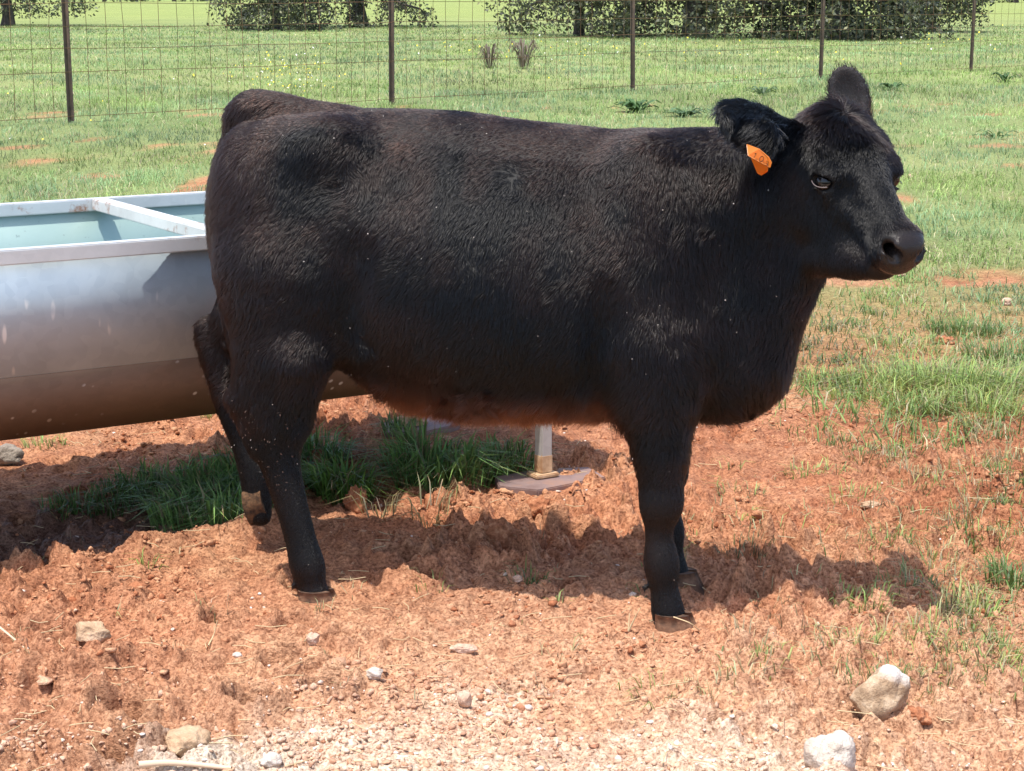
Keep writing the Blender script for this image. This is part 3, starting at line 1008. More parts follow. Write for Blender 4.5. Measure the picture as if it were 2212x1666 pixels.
def blend_line(xs, ys, x, n=9):
    """Interpolation with rounded corners."""
    g = np.linspace(xs[0], xs[-1], 400)
    v = np.interp(g, xs, ys)
    w = np.hanning(41); w /= w.sum()
    vp = np.concatenate([np.full(20, v[0]) + (v[0] - v[1]) * np.arange(20, 0, -1), v, np.full(20, v[-1]) + (v[-1] - v[-2]) * np.arange(1, 21)])
    return np.interp(x, g, np.convolve(vp, w, 'valid'))


# trunk: picture column, top, bottom, half width
TR = [(470, 352, 560, .070), (498, 318, 640, .115), (550, 278, 700, .160), (620, 248, 745, .192), (700, 226, 775, .207),
      (780, 228, 806, .212), (880, 229, 858, .228), (1000, 234, 884, .240), (1130, 254, 886, .240), (1260, 267, 882, .228),
      (1380, 280, 893, .200), (1480, 300, 905, .172), (1560, 335, 905, .140), (1625, 420, 866, .112), (1675, 560, 800, .070)]
tp = np.array([q(a, b) for a, b, c, w in TR]); bt = np.array([q(a, c) for a, b, c, w in TR])
sm = (tp[:, 0] + bt[:, 0]) / 2
S = gx[:, None, None]; T = gy[None, :, None]; Z = gz[None, None, :]
zt = blend_line(sm, tp[:, 2], gx); zb = blend_line(sm, bt[:, 2], gx); hw = blend_line(sm, np.array([w for *_, w in TR]), gx)
zc_ = ((zt + zb) / 2)[:, None, None]; hz_ = np.maximum((zt - zb) / 2, 0.01)[:, None, None]; hw_ = np.maximum(hw, 0.01)[:, None, None]
rel = np.clip((Z - zc_) / hz_, -1.3, 1.3)
hwe = hw_ * (1.0 - 0.14 * rel - 0.05 * rel * rel)
d0 = ((np.abs(T / hwe) ** 2.25 + np.abs((Z - zc_) / hz_) ** 2.25) ** (1 / 2.25) - 1.0) * np.minimum(hwe, hz_)
ends = np.maximum(sm[0] - S, S - sm[-1])
d0 = np.maximum(d0, ends)
D[:] = np.minimum(D, d0.astype(np.float32))

# hips, rump and thighs
for sd in (1, -1):
    blob(q(600, 480, 0.10 * sd), (.135, .105, .235), k=0.06)             # thigh
    blob(q(700, 315, 0.13 * sd), (.08, .05, .06), k=0.08)              # hip bone
    blob(q(530, 430, 0.07 * sd), (.070, .075, .17), k=0.05)               # buttock
    blob(q(1400, 520, 0.105 * sd), (.125, .085, .23), k=0.07)           # shoulder
    blob(q(1410, 760, 0.125 * sd), (.105, .075, .15), k=0.06)           # upper arm
    blob(q(1090, 620, 0.13 * sd), (.30, .105, .19), k=0.10)             # barrel
blob(q(1590, 802, 0.0), (.115, .095, .10), k=0.06)                        # brisket
blob(q(1630, 690, 0.0), (.080, .085, .15), k=0.06)
cone(q(752, 560, .250), q(728, 735, .226), .030, .036, k=0.06, sub=True)
blob(q(805, 385, .262), (.075, .040, .055), k=0.07, sub=True)
cone(q(1300, 640, .250), q(1296, 850, .205), .018, .028, k=0.05, sub=True)
cone(q(1500, 600, .222), q(1478, 735, .205), .012, .020, k=0.04, sub=True)              # hollow of the flank

# near hind leg
NH = 0.145
chain([(q(605, 600, NH - .02), .150), (q(604, 735, NH - .01), .112), (q(588, 855, NH), .083), (q(592, 915, NH), .070), (q(604, 1000, NH), .050),
       (q(632, 1100, NH), .0425), (q(652, 1175, NH), .0410), (q(664, 1222, NH), .0480), (q(672, 1258, NH), .0385), (q(677, 1282, NH), .042)], k=0.055, wide=0.8)
cone(q(512, 862, NH), q(556, 970, NH), .026, .022, k=0.03)
cone(q(560, 700, NH), q(516, 858, NH), .03, .020, k=0.04)              # point of the hock
cone(q(640, 780, NH + .02), q(630, 900, NH), .075, .05, k=0.05)
# far hind leg, lifted
FH = -0.13
chain([(q(600, 600, FH + .02), .145), (q(560, 660, FH), .105), (q(500, 712, FH), .062), (q(468, 722, FH), .050), (q(478, 790, FH), .047),
       (q(503, 880, FH), .043), (q(532, 965, FH), .040), (q(550, 1020, FH), .044), (q(556, 1075, FH), .041), (q(560, 1110, FH), .036)], k=0.03, wide=0.8)
cone(q(446, 706, FH), q(462, 760, FH), .022, .024, k=0.04)
# near front leg
NF = 0.135
chain([(q(1405, 760, NF - .01), .112), (q(1418, 880, NF), .083), (q(1427, 970, NF), .066), (q(1428, 1045, NF), .0520), (q(1429, 1085, NF), .0560),
       (q(1424, 1132, NF), .0370), (q(1424, 1165, NF), .0345), (q(1429, 1218, NF), .0460), (q(1434, 1268, NF), .0350), (q(1443, 1322, NF), .042)], k=0.05, wide=0.85)
blob(q(1378, 845, NF), (.05, .05, .07), k=0.05)                          # elbow
# far front leg
FF = -0.135
d_s = q(1437, 1235, FF)[0] - q(1429, 1240, NF)[0]
chain([(np.array([p[0] + d_s + .004, FF, p[2]]), r) for p, r in
       [(q(1405, 760, NF - .01), .112), (q(1418, 880, NF), .083), (q(1427, 970, NF), .066), (q(1428, 1045, NF), .0520), (q(1429, 1085, NF), .0560),
        (q(1424, 1132, NF), .0370), (q(1424, 1165, NF), .0345), (q(1429, 1218, NF), .0460), (q(1434, 1268, NF), .0350), (q(1443, 1322, NF), .042)]], k=0.022, wide=0.85)
# dewclaws
for lt, p in ((NF, (1394, 1268)), (NH, (636, 1262))):
    for o in (-.018, .018):
        cone(q(p[0], p[1], lt + o), q(p[0] - 5, p[1] + 14, lt + o), .012, .006, k=0.008)

# raised tail head and tail
chain([(q(745, 268, 0), .036), (q(675, 255, 0), .042), (q(600, 240, 0), .049), (q(546, 236, -.005), .052), (q(519, 252, -.01), .043), (q(505, 292, -.01), .028),
       (q(484, 380, -.015), .023), (q(474, 480, -.02), .022), (q(486, 580, -.03), .022), (q(500, 680, -.04), .030), (q(508, 760, -.04), .012)], k=0.028)

# neck
occ = hd(-.10, 0, -.03)
cone(q(1440, 470, 0.0), hd(-.07, 0, -.05), .175, .100, k=0.07, wide=0.85)
cone(q(1500, 380, 0.0), hd(-.10, 0, -.04), .080, .070, k=0.05, wide=0.8)
cone(q(1545, 680, 0.0), hd(-.03, 0, -.12), .150, .070, k=0.08, wide=0.8)
cone(q(1625, 720, 0.0), q(1722, 590, 0.05), .080, .050, k=0.06, wide=0.8)

# skull
AX = np.stack([Hf, Hr, Hu])
blob(hd(-.055, 0, -.010), (.118, .104, .087), AX, k=0.04)                 # cranium and forehead
blob(hd(-.142, 0, .010), (.050, .062, .058), AX, k=0.04)                 # poll
cone(hd(-.01, 0, -.01), hd(.17, 0, -.012), .080, .050, k=0.03)           # nose bridge
for sd in (1, -1):
    blob(hd(.005, .078 * sd, .006), (.042, .030, .038), AX, k=0.025)      # brow over the eye
    blob(hd(-.005, .052 * sd, -.075), (.085, .036, .060), AX, k=0.05)       # cheek
    cone(hd(-.015, .050 * sd, -.125), hd(.185, .020 * sd, -.082), .038, .026, k=0.045)   # jaw
    blob(hd(.205, .030 * sd, -.005), (.044, .030, .036), AX, k=0.025)     # sides of the muzzle
blob(hd(.195, 0, -.010), (.052, .052, .040), AX, k=0.03)                  # muzzle
blob(hd(.208, 0, -.038), (.042, .047, .030), AX, k=0.018)                 # upper lip
blob(hd(.180, 0, -.083), (.042, .034, .024), AX, k=0.014)                 # chin and lower lip
blob(q(1795, 563, .11), (.050, .034, .036), k=0.05)                       # throat below the jaw
blob(q(1848, 572, .145), (.042, .030, .030), k=0.04)
blob(hd(.212, 0, .010), (.036, .044, .028), AX, k=0.02)
EYES = []
for sd in (1, -1):
    nn = Hr * sd * .93 + Hu * .30 + Hf * .18; nn /= np.linalg.norm(nn)           # the way the eye looks
    e0 = np.cross(nn, Hu * .92 - Hf * .40); e0 /= np.linalg.norm(e0)
    e1 = np.cross(nn, e0)
    c = hd(.010, .0835 * sd, -.004)
    EYES.append((c, nn, e0, e1))
    blob(c + nn * .024, (.027, .0120, .022), np.stack([e0, e1, nn]), k=0.008, sub=True)     # opening between the lids
    up = e1 if e1 @ Hu > 0 else -e1
    blob(c + nn * .0205 + up * .0165, (.031, .0085, .011), np.stack([e0, e1, nn]), k=0.008)   # upper lid
    blob(c + nn * .017 - up * .0180, (.027, .0050, .009), np.stack([e0, e1, nn]), k=0.006)   # lower lid
    cone(hd(.243, .029 * sd, .000), hd(.214, .046 * sd, .013), .0090, .0070, k=0.006, sub=True)   # nostril
    cone(hd(.240, .033 * sd, .004), hd(.190, .031 * sd, -.004), .0095, .0075, k=0.005, sub=True)
    blob(hd(.095, .066 * sd, .016), (.05, .018, .022), AX, k=0.03, sub=True)        # hollow before the eye
    cone(hd(.262, 0, -.0635), hd(.235, .045 * sd, -.0635), .0035, .0035, k=0.005, sub=True)
    cone(hd(.235, .045 * sd, -.0635), hd(.175, .060 * sd, -.064), .0035, .0020, k=0.005, sub=True)   # mouth


def ear(base, tip, back, half, thick):
    """A leaf-shaped ear; back is the way its hairy side faces."""
    e0 = tip - base; L = np.linalg.norm(e0); e0 /= L
    e2 = back - e0 * (back @ e0); e2 /= np.linalg.norm(e2)
    e1 = np.cross(e2, e0)
    A = np.stack([e0, e1, e2])
    blob(base + e0 * L * .55, (L * .52, half, thick), A, k=0.015)
    cone(base - e0 * .01, base + e0 * L * .35, .030, .030, k=0.02)
    blob(base + e0 * L * .62 - e2 * thick * 1.15, (L * .40, half * .72, thick * .95), A, k=0.012, sub=True)
    return A


ne_base, ne_tip = hd(-.115, .085, .005), q(1556, 250, 0.25)
NE_A = ear(ne_base, ne_tip, np.array([0.15, 0.80, 0.60]), .064, .024)
# the drooping lower flap of the near ear
blob(q(1646, 292, 0.232), (.040, .024, .042), k=0.02)
fe_base, fe_tip = hd(-.135, -.080, .0), q(1818, 147, -0.06)
FE_A = ear(fe_base, fe_tip, np.array([-0.2, -0.9, 0.3]), .049, .020)


def surface_nets(D):
    """Quads of the zero surface of D, with one vertex in each crossed cell."""
    neg = D < 0
    c = [D[i:GN[0] - 1 + i, j:GN[1] - 1 + j, k:GN[2] - 1 + k] for i in (0, 1) for j in (0, 1) for k in (0, 1)]
    n = [neg[i:GN[0] - 1 + i, j:GN[1] - 1 + j, k:GN[2] - 1 + k] for i in (0, 1) for j in (0, 1) for k in (0, 1)]
    cnt = sum(a.astype(np.int8) for a in n)
    act = (cnt > 0) & (cnt < 8)
    idx = np.full(act.shape, -1, np.int64)
    cells = np.argwhere(act)
    idx[act] = np.arange(len(cells))
    vals = np.stack([a[act] for a in c], 1)
    offs = np.array([(i, j, k) for i in (0, 1) for j in (0, 1) for k in (0, 1)], float)
    acc = np.zeros((len(cells), 3)); w = np.zeros(len(cells))
    for a in range(8):
        for b in range(a + 1, 8):
            if np.abs(offs[a] - offs[b]).sum() == 1:
                m = (vals[:, a] < 0) != (vals[:, b] < 0)
                t = vals[m, a] / (vals[m, a] - vals[m, b])
                acc[m] += offs[a] + t[:, None] * (offs[b] - offs[a]); w[m] += 1
    v = G0 + (cells + acc / w[:, None]) * VOX
    quads = []
    for ax in range(3):
        sl0 = [slice(1, -1)] * 3; sl1 = [slice(1, -1)] * 3
        sl0[ax] = slice(0, -1); sl1[ax] = slice(1, None)
        A, B = neg[tuple(sl0)], neg[tuple(sl1)]
        e = np.argwhere(A != B)
        flip = A[tuple(e.T)]
        p = e.copy()
        for o in range(3):
            if o != ax:
                p[:, o] += 1
        u, w2 = [(1, 2), (2, 0), (0, 1)][ax]

        def at(du, dw):
            r = p.copy(); r[:, u] += du; r[:, w2] += dw
            return idx[tuple(r.T)]
        qd = np.stack([at(-1, -1), at(0, -1), at(0, 0), at(-1, 0)], 1)
        qd[~flip] = qd[~flip][:, ::-1]
        quads.append(qd)
    qd = np.concatenate(quads)
    return v, qd[(qd >= 0).all(1)]


CV, CQ = surface_nets(D + np.float32(0.004))


def relax(v, qd, times, lam=0.5):
    e = np.concatenate([qd[:, [0, 1]], qd[:, [1, 2]], qd[:, [2, 3]], qd[:, [3, 0]]])
    deg = np.bincount(e[:, 0], minlength=len(v)) + np.bincount(e[:, 1], minlength=len(v))
    for it in range(times):
        a = np.zeros_like(v)
        for o in range(3):
            a[:, o] = np.bincount(e[:, 0], v[e[:, 1], o], len(v)) + np.bincount(e[:, 1], v[e[:, 0], o], len(v))
        l_ = lam if it % 2 == 0 else -lam * 0.96
        v = v + l_ * (a / deg[:, None] - v)
    return v


CV = relax(CV, CQ, 8)


def vnormals(v, qd):
    fn = np.cross(v[qd[:, 2]] - v[qd[:, 0]], v[qd[:, 3]] - v[qd[:, 1]])
    n = np.zeros_like(v)
    for k in range(4):
        for o in range(3):
            n[:, o] += np.bincount(qd[:, k], fn[:, o], len(v))
    return n / (np.linalg.norm(n, axis=1, keepdims=True) + 1e-9), np.linalg.norm(fn, axis=1) / 2


CNRM, CAREA = vnormals(CV, CQ)
print("calf mesh", len(CV), len(CQ))
# --- regions of the hide, from the place on the body
def hide_regions(p, n):
    f, r, u = (p - HE) @ Hf, (p - HE) @ Hr, (p - HE) @ Hu
    s_, t_, z_ = p[:, 0], p[:, 1], p[:, 2]
    head = sstep(.20, .15, np.sqrt((f - .04) ** 2 * .62 + r ** 2 + (u + .02) ** 2)) * (s_ > .56)
    pad = head * sstep(.198, .216, f - .10 * np.clip(u, -.1, .02) ) * sstep(.062, .050, np.abs(r)) * sstep(-.074, -.066, u)
    top = head * sstep(.015, -.060, f) * sstep(-.030, .015, u)             # forehead and poll
    leg = sstep(.45, .38, z_) * (1 - sstep(.40, .415, z_) * 0)
    under = sstep(.62, .47, z_) * sstep(-.36, -.28, s_) * sstep(.34, .26, s_) * sstep(.21, .15, np.abs(t_)) * (1 - sstep(.40, .36, z_))
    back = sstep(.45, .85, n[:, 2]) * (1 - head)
    d1 = np.linalg.norm((p - (ne_base * .45 + ne_tip * .55)) * 1.0, axis=1); d2 = np.linalg.norm(p - (fe_base * .45 + fe_tip * .55), axis=1)
    ears = np.maximum(sstep(.11, .075, d1), sstep(.105, .07, d2)) * (z_ > 1.0)
    rump = sstep(-.40, -.62, s_) * (z_ > .4)
    neck = sstep(.30, .48, s_) * (1 - head)
    return dict(f=f, r=r, u=u, head=head, pad=pad, top=top, leg=leg, under=under, back=back, ears=ears, rump=rump, neck=neck)


def hide_tint(p, R):
    n1 = noise(p[:, 0] * 5, p[:, 1] * 5, p[:, 2] * 5, 3); n2 = noise(p[:, 0] * 16, p[:, 1] * 16, p[:, 2] * 16, 4)
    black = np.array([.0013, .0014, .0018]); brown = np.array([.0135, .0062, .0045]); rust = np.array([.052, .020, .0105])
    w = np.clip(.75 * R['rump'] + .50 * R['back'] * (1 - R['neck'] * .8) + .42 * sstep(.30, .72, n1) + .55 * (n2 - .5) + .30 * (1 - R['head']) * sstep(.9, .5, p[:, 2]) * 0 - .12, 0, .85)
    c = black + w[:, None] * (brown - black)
    w2 = np.clip(R['under'] * (sstep(.58, .43, p[:, 2]) * 1.6) * (.45 + .9 * n2), 0, 1.0) 
    w2 = np.where(p[:, 2] < .36, 0, w2)
    c = c + w2[:, None] * (rust - c)
    cheek = R['head'] * sstep(.10, -.05, R['f']) * sstep(.02, -.06, R['u']) * .35
    c = c + (cheek * n1)[:, None] * (brown - c)
    return c


def to_world(v):                       # calf frame -> offsets from the calf's base, in world directions
    return v @ CR


calf = empty("calf", tuple(CO))
tag(calf, "shaggy black calf standing side-on with an orange tag in its ear", "calf")

HR = hide_regions(CV, CNRM)
hide_m = Nodes("calf_hide")
_a = hide_m.n("Attribute", attribute_name="tint")
_pd = hide_m.n("Attribute", attribute_name="pad")
_b = hide_m.bsdf(Roughness=0.55)
_b.inputs["Specular IOR Level"].default_value = 0.3
_nz = hide_m.noise(260.0, 3.0, 0.6, hide_m.n("TexCoord").outputs["Object"])
_c = hide_m.mix(_pd.outputs["Fac"], _a.outputs["Color"], (.020, .015, .013))
hide_m.l(_c, _b.inputs["Base Color"])
_rm = hide_m.n("MapRange"); _rm.inputs[3].default_value = 0.62; _rm.inputs[4].default_value = 0.22
hide_m.l(_pd.outputs["Fac"], _rm.inputs[0]); hide_m.l(_rm.outputs[0], _b.inputs["Roughness"])
hide_m.bump(_nz.outputs["Fac"], 0.5, 0.002, _b)
body_me = fast_mesh("body", to_world(CV), [CQ[:, ::-1]])
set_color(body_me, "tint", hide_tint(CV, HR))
_at = body_me.attributes.new("pad", 'FLOAT', 'POINT'); _at.data.foreach_set("value", HR['pad'].astype(np.float32))
body = link("body", body_me, hide_m.m, calf)

# --- hair of the coat
NHAIR = 330000
tri = np.concatenate([CQ[:, [0, 1, 2]], CQ[:, [0, 2, 3]]])
v0, v1, v2 = CV[tri[:, 0]], CV[tri[:, 1]], CV[tri[:, 2]]
cen = (v0 + v1 + v2) / 3
fnn = np.cross(v1 - v0, v2 - v0); ar = np.linalg.norm(fnn, axis=1) / 2
cn3 = CNRM[tri].mean(1)
_facing = (cn3 * (CR @ (EYE - CO) - cen)).sum(1)
Rc = hide_regions(cen, cn3)
wgt = ar * np.where(_facing > -.15, 1.0, .35) * (1 + 1.3 * Rc['head'] + .5 * Rc['ears'] + .6 * Rc['leg']) * (1 - Rc['pad']) * (1 - .98 * sstep(.185, .20, Rc['f']) * Rc['head'] * (np.abs(Rc['r']) < .055))
# none on the eyeballs' openings
for c, nn, e0, e1 in EYES:
    dd = cen - (c + nn * .020)
    wgt *= ~((np.abs(dd @ e0) < .026) & (np.abs(dd @ e1) < .015) & (np.abs(dd @ nn) < .03))
pick = RNG.choice(len(tri), NHAIR, p=wgt / wgt.sum())
ba_ = RNG.random((NHAIR, 2)); fl = ba_.sum(1) > 1; ba_[fl] = 1 - ba_[fl]
w3 = np.concatenate([1 - ba_.sum(1, keepdims=True), ba_], 1)
root = (CV[tri[pick]] * w3[:, :, None]).sum(1)
hn = (CNRM[tri[pick]] * w3[:, :, None]).sum(1); hn /= np.linalg.norm(hn, axis=1, keepdims=True)
R_ = hide_regions(root, hn)
L_ = np.full(NHAIR, .021)
L_ = L_ + .008 * R_['neck']
L_ = np.where(R_['back'] > .5, L_ * .62, L_)
L_ = L_ + .030 * R_['under'] * sstep(.25, -.45, hn[:, 2])
L_ = L_ * (1 - R_['head']) + R_['head'] * (.0105 + .005 * sstep(.08, -.06, R_['f']))
L_ = L_ + R_['top'] * .019 + R_['head'] * sstep(-.10, -.15, R_['f']) * sstep(-.02, .02, R_['u']) * (1 - R_['ears']) * .030
L_ = L_ * (1 - .0 * R_['ears']) + R_['ears'] * np.where(root[:, 1] > .12, .006, -.010)
L_ = np.where(root[:, 2] < .40, np.where(R_['under'] > .3, L_, .0070 + .012 * sstep(.28, .40, root[:, 2])), L_)
for c, nn, e0, e1 in EYES:                       # close-cropped round the eyes
    L_ = L_ * (1 - .75 * np.exp(-(np.linalg.norm(root - (c + nn * .018), axis=1) / .034) ** 4))
fe_in = (R_['ears'] > .3) & (root[:, 1] < .12) & (hn @ np.array([.2, .9, -.1]) > .25)      # bare inside of the far ear
L_ = np.where(fe_in, L_ * .35, L_)
L_ = L_ * RNG.uniform(.55, 1.25, NHAIR)
# which way it lies
dirv = np.tile(np.array([-.42, 0., -.90]), (NHAIR, 1))
dirv = dirv + R_['back'][:, None] * np.array([-1.2, 0, 0]) + R_['neck'][:, None] * np.array([.30, 0, -.3])
wsp = hd(-.115, 0, .075)
radial = root - wsp; radial /= np.linalg.norm(radial, axis=1, keepdims=True) + 1e-6
dirv = dirv * (1 - R_['head'][:, None]) + R_['head'][:, None] * (radial * 1.2 + np.array([-.15, 0, -.25]))
e_axis = ne_tip - ne_base; e_axis /= np.linalg.norm(e_axis)
e_axis2 = fe_tip - fe_base; e_axis2 /= np.linalg.norm(e_axis2)
near_e = (root[:, 1] > .12)[:, None]
dirv = dirv * (1 - R_['ears'][:, None]) + R_['ears'][:, None] * np.where(near_e, e_axis + np.array([0, 0, -.35]), e_axis2)
# whorls where the coat turns
for wx_, wy_, wr_, wa_ in ((1095, 372, .075, 1.0), (735, 405, .09, -1.0)):
    wc = q(wx_, wy_, .23)
    dv = root - wc; dist_ = np.linalg.norm(dv[:, [0, 2]], axis=1)
    g_ = np.exp(-(dist_ / wr_) ** 2) * (root[:, 1] > .05)
    sw = np.stack([-dv[:, 2], np.zeros(NHAIR), dv[:, 0]], 1) * wa_ + dv * .6
    sw /= np.linalg.norm(sw, axis=1, keepdims=True) + 1e-6
    dirv = dirv * (1 - .45 * g_[:, None]) + sw * (.45 * g_)[:, None]
# waves in the lie of the coat
fr = 11.0
wob = np.stack([noise(root[:, 0] * fr, root[:, 1] * fr, root[:, 2] * fr, 20 + k) - .5 for k in range(3)], 1)
wob2 = np.stack([noise(root[:, 0] * 34, root[:, 1] * 34, root[:, 2] * 34, 30 + k) - .5 for k in range(3)], 1)
short = np.clip(L_ / .02, .2, 1.4)[:, None]
dirv = dirv / np.linalg.norm(dirv, axis=1, keepdims=True) + (wob * .9 + wob2 * .8) * short
dirv = dirv - hn * (dirv * hn).sum(1, keepdims=True)
dirv /= np.linalg.norm(dirv, axis=1, keepdims=True) + 1e-6
lift = (1.1 * R_['under'] * sstep(.1, -.6, hn[:, 2]) + .28 + .26 * RNG.random(NHAIR) + .14 * R_['top'] + .15 * R_['under'] - .14 * R_['back'])[:, None]
d_a = dirv + hn * (lift + .15); d_a /= np.linalg.norm(d_a, axis=1, keepdims=True)
d_b = dirv + hn * (lift * .35) + np.array([0, 0, -.25]) + RNG.normal(0, .16, (NHAIR, 3)); d_b /= np.linalg.norm(d_b, axis=1, keepdims=True)
tipv = (d_a + d_b) * .5 * L_[:, None]
# tufts: the tips lean together
from mathutils import kdtree
NCL = 30000
cl = RNG.choice(NHAIR, NCL, replace=False)
kd = kdtree.KDTree(NCL)
for i_, c_ in enumerate(cl):
    kd.insert(root[c_], i_)
kd.balance()
own = np.array([kd.find(p_)[1] for p_ in root])
cw = (.78 * np.clip(L_ / .022, .15, 1.0) * RNG.uniform(.3, 1.0, NHAIR) * (RNG.random(NCL) ** .7)[own])[:, None]
tgt = root[cl[own]] + tipv[cl[own]]
shift = (tgt - (root + tipv)) * cw
NP = 5
tt = np.linspace(0, 1, NP)
pts = np.empty((NHAIR, NP, 3), np.float32)
for k, t_ in enumerate(tt):
    pts[:, k] = root - hn * .001 + L_[:, None] * (d_a * (t_ - t_ * t_ / 2) + d_b * (t_ * t_ / 2)) + shift * t_ ** 1.5
hc = bpy.data.hair_curves.new("coat")
hc.add_curves([NP] * NHAIR)
hc.attributes["position"].data.foreach_set("vector", to_world(pts.reshape(-1, 3).astype(np.float64)).astype(np.float32).ravel())
ra_ = hc.attributes.get("radius") or hc.attributes.new("radius", 'FLOAT', 'POINT')
rad_ = (np.array([.38, .37, .33, .25, .09])[None, :] * 1e-3 * RNG.uniform(.75, 1.2, (NHAIR, 1)) * np.where(L_ < .012, .8, 1.0)[:, None])
ra_.data.foreach_set("value", rad_.astype(np.float32).ravel())
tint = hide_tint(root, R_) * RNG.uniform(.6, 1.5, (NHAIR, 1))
tint = np.where(fe_in[:, None], np.array([[.075, .055, .054]]) * RNG.uniform(.6, 1.3, (NHAIR, 1)), tint)
ct_ = hc.attributes.new("tint", 'FLOAT_COLOR', 'CURVE')
cc_ = np.ones((NHAIR, 4), np.float32); cc_[:, :3] = tint
ct_.data.foreach_set("color", cc_.ravel())
hair_m = Nodes("calf_hair")
_ha = hair_m.n("Attribute", attribute_name="tint")
_hb = hair_m.n("BsdfHairPrincipled")
_hb.parametrization = 'COLOR'
hair_m.l(_ha.outputs["Color"], _hb.inputs["Color"])
_hb.inputs["Roughness"].default_value = 0.20
_hb.inputs["IOR"].default_value = 1.42
_hb.inputs["Radial Roughness"].default_value = 0.55
_hb.inputs["Random Roughness"].default_value = 0.3
hair_m.l(_hb.outputs[0], hair_m.out.inputs["Surface"])
coat = bpy.data.objects.new("coat", hc)
COL.objects.link(coat)
hc.materials.append(hair_m.m)
coat.parent = calf
coat["kind"] = "stuff"

# --- eyes
eye_m = Nodes("calf_eye"); eye_m.bsdf(Base_Color=(.004, .0035, .004, 1), Roughness=.12)


def ball(rad, nu=20, nv=12):
    vs, fs = [], []
    for j in range(nv + 1):
        th = math.pi * j / nv
        for i in range(nu):
            ph = 2 * math.pi * i / nu
            vs.append((rad * math.sin(th) * math.cos(ph), rad * math.sin(th) * math.sin(ph), rad * math.cos(th)))
    for j in range(nv):
        for i in range(nu):
            fs.append((j * nu + i, j * nu + (i + 1) % nu, (j + 1) * nu + (i + 1) % nu, (j + 1) * nu + i)[::-1])
    return np.array(vs), np.array(fs)


for c, nn, e0, e1 in EYES:
    bv, bf = ball(.0205)
    link("eye", fast_mesh("eye", to_world((bv + (c + nn * .0012)[None, :])), [bf]), eye_m.m, calf)

# --- hooves: two claws each, muddy horn
hoof_m = Nodes("calf_hoof")
_tc = hoof_m.n("TexCoord")
_n1 = hoof_m.noise(45.0, 5.0, .6, _tc.outputs["Object"])
_hbs = hoof_m.bsdf(Roughness=.85)
hoof_m.l(hoof_m.ramp(_n1.outputs["Fac"], [(.30, (.045, .026, .017)), (.5, (.15, .078, .044)), (.72, (.27, .15, .088))]).outputs[0], _hbs.inputs["Base Color"])
hoof_m.bump(_n1.outputs["Fac"], .6, .006, _hbs)


def hoof(top, toe, width, height, length):
    """top: centre of the coronet; toe: horizontal unit vector the toes point to; both claws in one mesh."""
    toe = np.asarray(toe, float); upv = np.array([0, 0, 1.0])
    side = np.cross(upv, toe)
    vs, fs = [], []
    for sd in (-1, 1):
        rings = []
        for lev, (hh, ln, wd, fo) in enumerate(((0, .88, .80, .00), (-.35, .95, .92, .05), (-.8, 1.08, 1.0, .12), (-1.0, 1.10, 1.0, .14))):
            ring = []
            for i in range(14):
                a = 2 * math.pi * i / 14
                x = math.cos(a); y = math.sin(a)
                xx = x * (.62 if x > 0 else .42) * length * ln + fo * length
                taper = 1 - .55 * max(0, x) ** 2
                yy = (y * .5 + .5) * width * .5 * wd * taper * sd + sd * .0035
                ring.append(len(vs)); vs.append(top + toe * xx + side * yy + upv * hh * height)
            rings.append(ring)
        for r0, r1 in zip(rings[:-1], rings[1:]):
            for i in range(14):
                f = (r0[i], r0[(i + 1) % 14], r1[(i + 1) % 14], r1[i])
                fs.append(f if sd > 0 else f[::-1])
        for ring, rev in ((rings[-1], False), (rings[0], True)):
            k = len(vs); vs.append(np.mean([vs[i] for i in ring], 0))
            for i in range(14):
                a, b = ring[i], ring[(i + 1) % 14]
                if rev: a, b = b, a
                fs.append((k, b, a, a) if sd > 0 else (k, a, b, b))
    fs4 = [f for f in fs if f[2] != f[3]]; fs3 = [f[:3] for f in fs if f[2] == f[3]]
    return np.array(vs), (np.array(fs4), np.array(fs3))


HOOVES = [(q(1449, 1322, NF), (1, .12, 0), .088, .055, .085), (q(678, 1272, NH), (1, .05, 0), .086, .050, .085),
          (q(1446 + 8, 1234 + 76, NF) * np.array([1, 0, 1]) + np.array([d_s, FF, 0]), (1, -.1, 0), .088, .055, .085)]
for tp_, toe_, w_, h_, l_ in HOOVES:
    toe_ = np.array(toe_, float); toe_ /= np.linalg.norm(toe_)
    hv, hf = hoof(tp_, toe_, w_, h_, l_)
    link("hoof", fast_mesh("hoof", to_world(hv), hf, smooth=False), hoof_m.m, calf)
muddy_hoof = Nodes("muddy_hoof"); _mb = muddy_hoof.bsdf(Roughness=.95)
_mn2 = muddy_hoof.noise(60, 6, .7, muddy_hoof.n("TexCoord").outputs["Object"])
muddy_hoof.l(muddy_hoof.ramp(_mn2.outputs["Fac"], [(.35, (.025, .014, .008)), (.5, (.095, .050, .024)), (.65, (.18, .095, .045))]).outputs[0], _mb.inputs["Base Color"])
muddy_hoof.bump(_mn2.outputs["Fac"], .8, .008, _mb)
hv, hf = hoof(np.zeros(3), np.array([1., 0, 0]), .070, .050, .082)
ca_, sa_ = math.cos(math.radians(80)), math.sin(math.radians(80))
rot_ = np.array([[ca_, 0, sa_], [0, 1, 0], [-sa_, 0, ca_]])
link("hoof", fast_mesh("hoof", to_world(hv @ rot_.T + q(574, 1074, FH)), hf, smooth=False), muddy_hoof.m, calf)

